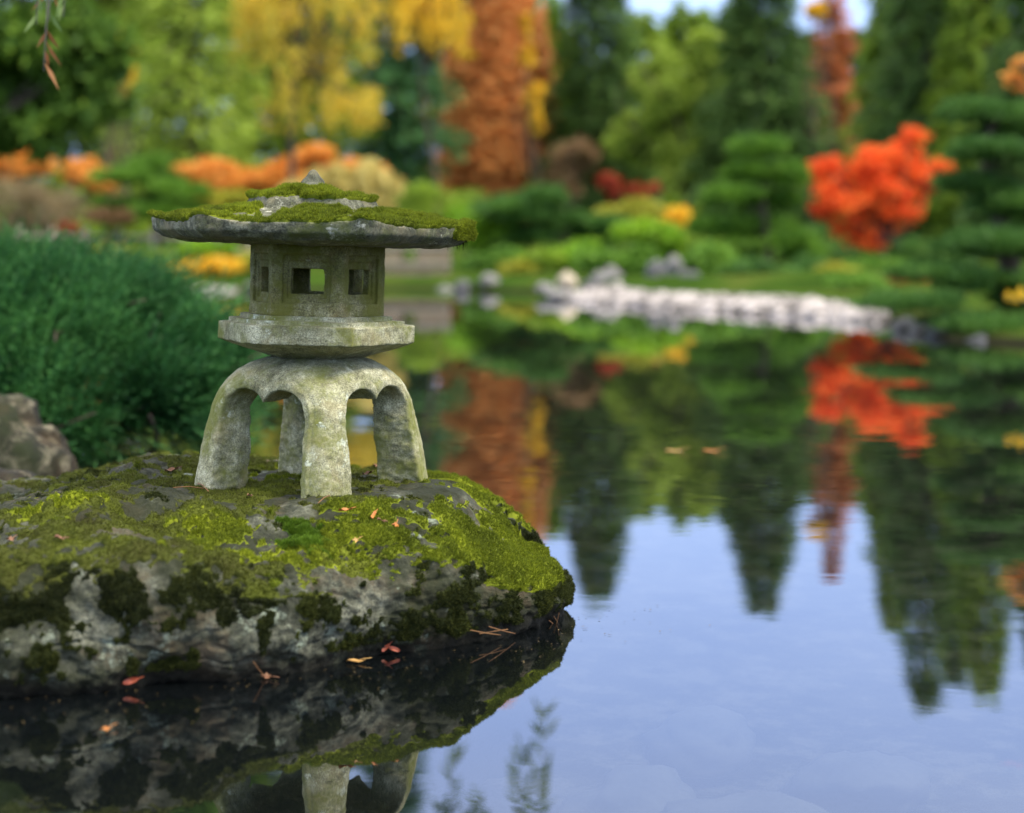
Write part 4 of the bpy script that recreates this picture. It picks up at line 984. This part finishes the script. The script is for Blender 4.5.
# weeping willow on the near left bank, its limbs over the water
WIL = leaf_mat('willow_leaves', (.09, .16, .04), (.20, .30, .09), (.36, .42, .16), 4, .4)
WILB = leaf_mat('willow_leaves_brown', (.22, .08, .03), (.34, .14, .05), (.42, .20, .08), 4, .3)
wb = np.array([-4.9, 6.6, float(ground_z(-4.9, 6.6))]); wl = empty('willow_tree', wb, 'weeping willow on the left bank, its hanging shoots entering the top left corner', 'tree')
mb = MB(); top = np.array([-4.2, 6.9, 4.6]); limb(mb, wb-[0, 0, .2], top, .26, .17, .04, 10, 12); mb.build('trunk', BARK_G, wl)
def hang_shoot(mbw, mbl, p, length, bend, nl, ll=.075, lw=.013):
    t = np.linspace(0, 1, 9); pts = np.array(p)+np.stack([bend*t**1.5*length, .05*np.sin(t*3)*length, -t*length], -1)
    mbw.tube(pts, .004*(1-t)+.0015, 5)
    u = np.sort(rng.random(nl)); c = np.stack([np.interp(u, t, pts[:, k]) for k in range(3)], -1)
    a_ = rng.random(nl)*2*pi; dr = np.stack([np.cos(a_)*.55, np.sin(a_)*.55, -np.ones(nl)*.9], -1)
    leaf_quads(mbl, c, dr, np.stack([np.sin(a_), -np.cos(a_), 0*a_], -1)+rng.normal(size=(nl, 3))*.3, ll*(.7+.6*rng.random(nl)), lw)
limbs_ = [(top, (-1.9, 9.6, 4.6)), (top, (-1.8, 5.0, 3.4)), (top, (-5.5, 9, 5.2)), (top, (-6.2, 5.5, 4.9)), ((-1.9, 9.6, 4.6), (.35, 10.3, 4.1))]
mbw, mbl, mbb = MB(), MB(), MB(); paths = []
for a_, b_ in limbs_: paths.append(limb(mbw, a_, b_, .10 if a_ is top else .04, .035 if a_ is top else .012, .05, 10, 8))
for px, ytip, ln in ((449, 757, 1.5), (440, 800, 1.2), (475, 795, 1.25), (516, 758, 1.5), (538, 716, 1.75), (531, 772, 1.4), (463, 812, 1.1)):
    d = 10.2; zt = (ytip-HOR)*d/FPX-CAMH; X_ = PX(px, d); hang_shoot(mbw, mbl, (X_, d, zt+ln), ln, .02, 46, .15, .035); ap_ = np.concatenate([paths[1*0], paths[4]]); j_ = np.argmin(np.linalg.norm(ap_-np.array([X_, d, zt+ln+.3]), axis=1)); limb(mbw, ap_[j_], (X_, d, zt+ln-.01), .010, .004, .05, 6, 5)
# shoots hanging into the top left corner
d = 3.9
for px, yt, mt_ in ((40, 24, mbl), (50, 20, mbl), (62, 14, mbl), (46, 70, mbb), (18, -4, mbl), (90, -8, mbl)):
    zt = CAMH-(yt-HOR)*d/FPX; ln = 1.1
    t_ = (px-40)/50.0; hang_shoot(mbw, mt_, (PX(px, d), d+.1*t_, zt+ln), ln, -.01, 30, .06, .011)
limb(mbw, (-1.8, 5.0, 3.4), (PX(40, d)-.05, d, CAMH+255*d/FPX+1.05), .03, .006, .05, 10, 6)
limb(mbw, (PX(40, d)-.05, d, CAMH+255*d/FPX+1.05), (PX(90, d), d, CAMH+255*d/FPX+1.0), .006, .003, .03, 6, 5)
for pth in paths[2:4]:
    for kk in range(50):
        p = pth[int(rng.integers(3, 10))]+rng.normal(size=3)*[.4, .4, .1]; hang_shoot(mbw, mbl, p, 1+1.6*rng.random(), .05*rng.normal(), 26, .10, .018)
mbw.build('limbs', BARK_G, wl); mbl.build('foliage', WIL, wl); mbb.build('withered_leaves', WILB, wl)

# twig with yellow leaves at the right edge
tw = empty('leafy_twig', (3.55, 9.4, -.05), 'thin twig with a few yellow leaves standing at the right edge over the water', 'twig')
mb = MB(); tip = P(1003, 297, 9.0); limb(mb, (3.55, 9.3, -.1), tip, .010, .003, .06, 9, 6); mb.build('stem', BARK, tw)
lv = MB()
for px, py in ((1008, 296), (1016, 298), (1024, 296), (1020, 292), (1032, 299), (1040, 290)):
    p = P(px, py-7, 9.05); leaf_quads(lv, np.repeat(p[None], 2, 0), np.array([[.15, 0, -1], [-.1, .1, -1.]]), np.array([[0, -1, .1], [.2, -1, 0.]]), .075, .034)
lv.build('leaves', C_YEL, tw)
ot = broad_tree('maple_tree', 'orange leaved branch tips of a tree leaning in at the upper right edge', 'tree', (5.4, 12.2, .3),
           [E(1012, 78, 14, 10, 8), E(1022, 88, 14, 9, 7), E(1020, 60, 14, 8, 8), E(1065, 70, 14, 40, 40)], C_ORNG, 1500, .06, .05, gap=.1, tr=.05, nlimb=16)

# ---------------------------------------------------------------- fallen leaves and small litter
def leaf_shape(star):
    if star:
        a_ = np.radians([90, 68, 45, 20, 0, -25, -50, -90, -130, -155, 180, 160, 135, 112]); r = np.array([1, .42, .92, .40, .72, .32, .5, .28, .5, .32, .72, .40, .92, .42])
        return np.stack([np.cos(a_)*r, np.sin(a_)*r], -1)
    t = np.linspace(0, 2*pi, 14, endpoint=False); return np.stack([.38*np.sin(t)*np.abs(np.cos(t/2))**.2, np.cos(t)], -1)
def fallen(label, p, nrm, size, mat, star, rot, curl=.25, cat='fallen leaf', group=None, name='fallen_leaf'):
    S_ = leaf_shape(star); rings = [S_*0.0, S_*.5, S_]; V = []
    nrm = unit(np.array(nrm, float)[None])[0]; a_ = unit(np.cross(nrm, [sin(rot), cos(rot), .01])[None])[0]; b_ = np.cross(nrm, a_)
    for k_, s in enumerate([.5, 1.0]):
        xy = S_*s*size; h = curl*size*(s**2)*(.5+.5*np.sin(np.arange(14)*1.3+rot*3))
        V.append(np.array(p)+xy[:, :1]*a_+xy[:, 1:]*b_+nrm*h[:, None])
    V = np.concatenate([[np.array(p)], V[0], V[1]]); V = V+nrm*.0012; k_ = np.arange(14); k2 = (k_+1) % 14
    T = np.stack([0*k_, 1+k_, 1+k2], -1); Q_ = np.stack([1+k_, 15+k_, 15+k2, 1+k2], -1)
    mb = MB(); mb.add(V, T); mb.Q.append(Q_)
    # stalk
    tip = V[0]-b_*size*1.5+nrm*size*.3
    mb.tube([V[0], (V[0]+tip)/2+nrm*size*.1, tip], .0006, 4)
    o = mb.build(name, mat); at_base(o, p); return tag(o, label, cat, group)
L_OR = plain_mat('leaf_orange', (.32, .10, .02), (.55, .22, .04), 120, .6); L_RD = plain_mat('leaf_red', (.22, .03, .015), (.40, .09, .03), 120, .5)
L_BR = plain_mat('leaf_brown', (.14, .06, .03), (.30, .15, .08), 120, .7); L_YL = plain_mat('leaf_yellow', (.38, .20, .06), (.62, .38, .12), 120, .6)
def on_water(px, py):
    d = CAMH*FPX/(py-HOR); return np.array([PX(px, d), d, .0015])
W_ = (0, 0, 1)
fallen('small golden maple leaf floating in the dark water at lower left', on_water(107, 731), W_, .0115, L_OR, True, .6, .2)
fallen('upright orange red leaf at the foot of the boulder, left', on_water(131, 690)+[0, 0, .012], (.3, -1, .25), .012, L_RD, False, .5, .2)
fallen('tiny orange round leaf at the boulder waterline', on_water(215, 676), (0, -.3, 1), .007, L_OR, False, 1.4, .2)
fallen('brown orange star leaf floating below the boulder', on_water(268, 679), (0, -.2, 1), .013, L_BR, True, 2.0, .3)
fallen('yellow brown oval leaf floating at the boulder foot', on_water(356, 663), W_, .016, L_YL, False, 1.5, .2)
fallen('red leaf stuck to the boulder just above the water, left of its twin', on_water(386, 655)+[0, 0, .010], (.1, -1, .4), .009, L_RD, False, .3, .2)
fallen('red leaf stuck to the boulder just above the water, right of its twin', on_water(394, 655)+[0, 0, .008], (.1, -1, .4), .010, L_RD, False, -.9, .2)
fallen('left of two pale orange leaves floating on the open pond', on_water(674, 452), W_, .034, L_YL, False, 1.57, .12, name='floating_leaf')
fallen('right of two pale orange leaves floating on the open pond', on_water(711, 452), W_, .034, L_OR, False, 1.5, .12, name='floating_leaf')
fallen('reddish leaf under the surface at the lower right edge', on_water(1016, 751)-[0, 0, .02], W_, .025, L_RD, True, .9, .1, name='floating_leaf')
for (px, py, sz, mt, st, rt, lb) in [(345, 514, .012, L_OR, False, 1.2, 'orange leaf lying in front of the lantern front leg'), (374, 516, .010, L_OR, False, .3, 'orange brown leaf right of the one before the front leg'),
    (382, 523, .009, L_BR, False, 2.2, 'dark brown leaf on the bare stone patch'), (356, 541, .008, L_YL, True, .8, 'small pale leaf on the boulder shoulder'), (62, 543, .010, L_BR, False, 1.9, 'brown leaf at the far left top of the boulder'),
    (172, 475, .014, L_BR, False, 1.0, 'dark curled leaf in the moss left of the lantern'), (12, 543, .011, L_BR, True, .2, 'brown leaf by the left edge of the boulder'), (367, 478, .012, L_BR, False, .7, 'brown leaf between front and right legs'),
    (377, 470, .011, L_BR, True, 1.7, 'curled brown leaf behind the front leg'), (250, 500, .009, L_BR, False, 2.6, 'small brown leaf below the left leg'), (395, 528, .010, L_OR, True, .1, 'orange leaf below the bare stone patch')]:
    p, nr = on_rock(px, py); fallen(lb, p+nr*.008, nr+np.array([0, 0, .6]), sz, mt, st, rt, .45)
NEED = plain_mat('dry_needle', (.14, .06, .02), (.28, .14, .05), 50, .7)
k_ = 0
for (px, py, px2, py2) in [(174, 492, 203, 493), (196, 487, 208, 496), (470, 628, 500, 634), (480, 632, 508, 629), (486, 625, 512, 633), (552, 612, 560, 634), (556, 610, 549, 634), (545, 620, 560, 628), (255, 660, 262, 676), (318, 507, 330, 500)]:
    pa, na = on_rock(px, py); pb_, nb_ = on_rock(px2, py2); mb = MB()
    if np.linalg.norm(pa-pb_) > .12: pb_ = pa+np.array([.03, 0, .0])
    mb.tube([pa+na*.009, (pa+pb_)/2+(na+nb_)*.006, pb_+nb_*.009], .0009, 5); o = mb.build('pine_needle', NEED); at_base(o, pa)
    tag(o, ['long dry needle in the moss at the left of the lantern', 'short crossing needle by the left lantern leg', 'leftmost needle of the cluster above the right waterline', 'middle needle of the cluster above the right waterline', 'lowest needle of the cluster above the right waterline', 'reddish needle leaning near the right tip of the boulder', 'steeper needle at the right tip of the boulder', 'needle just left of the right tip of the boulder', 'needle standing at the foot of the boulder by the star leaf', 'needle lying in front of the front lantern leg'][k_], 'pine needle', 'dry needles scattered on the boulder'); k_ += 1

# tiny specks of litter on the water round the boulder
mb = MB(); n_ = 260
th_ = rng.uniform(pi*1.02, pi*2.0, n_); rr_ = ray_radius(OUT, ROCKC, th_)+np.abs(rng.normal(size=n_))*.09+.01
p_ = np.stack([ROCKC[0]+rr_*np.cos(th_), ROCKC[1]+rr_*np.sin(th_), np.full(n_, .002)], -1)
a_ = rng.random(n_)*2*pi; leaf_quads(mb, p_, np.stack([np.cos(a_), np.sin(a_), 0*a_], -1), np.tile([0, 0, 1.], (n_, 1)), .003+.006*rng.random(n_)**2, .0015+.001*rng.random(n_))
tag(mb.build('floating_litter', leaf_mat('litter', (.04, .03, .015), (.12, .09, .04), (.35, .25, .10), 30)), 'tiny dust and needle scraps floating round the boulder', 'litter', kind='stuff')
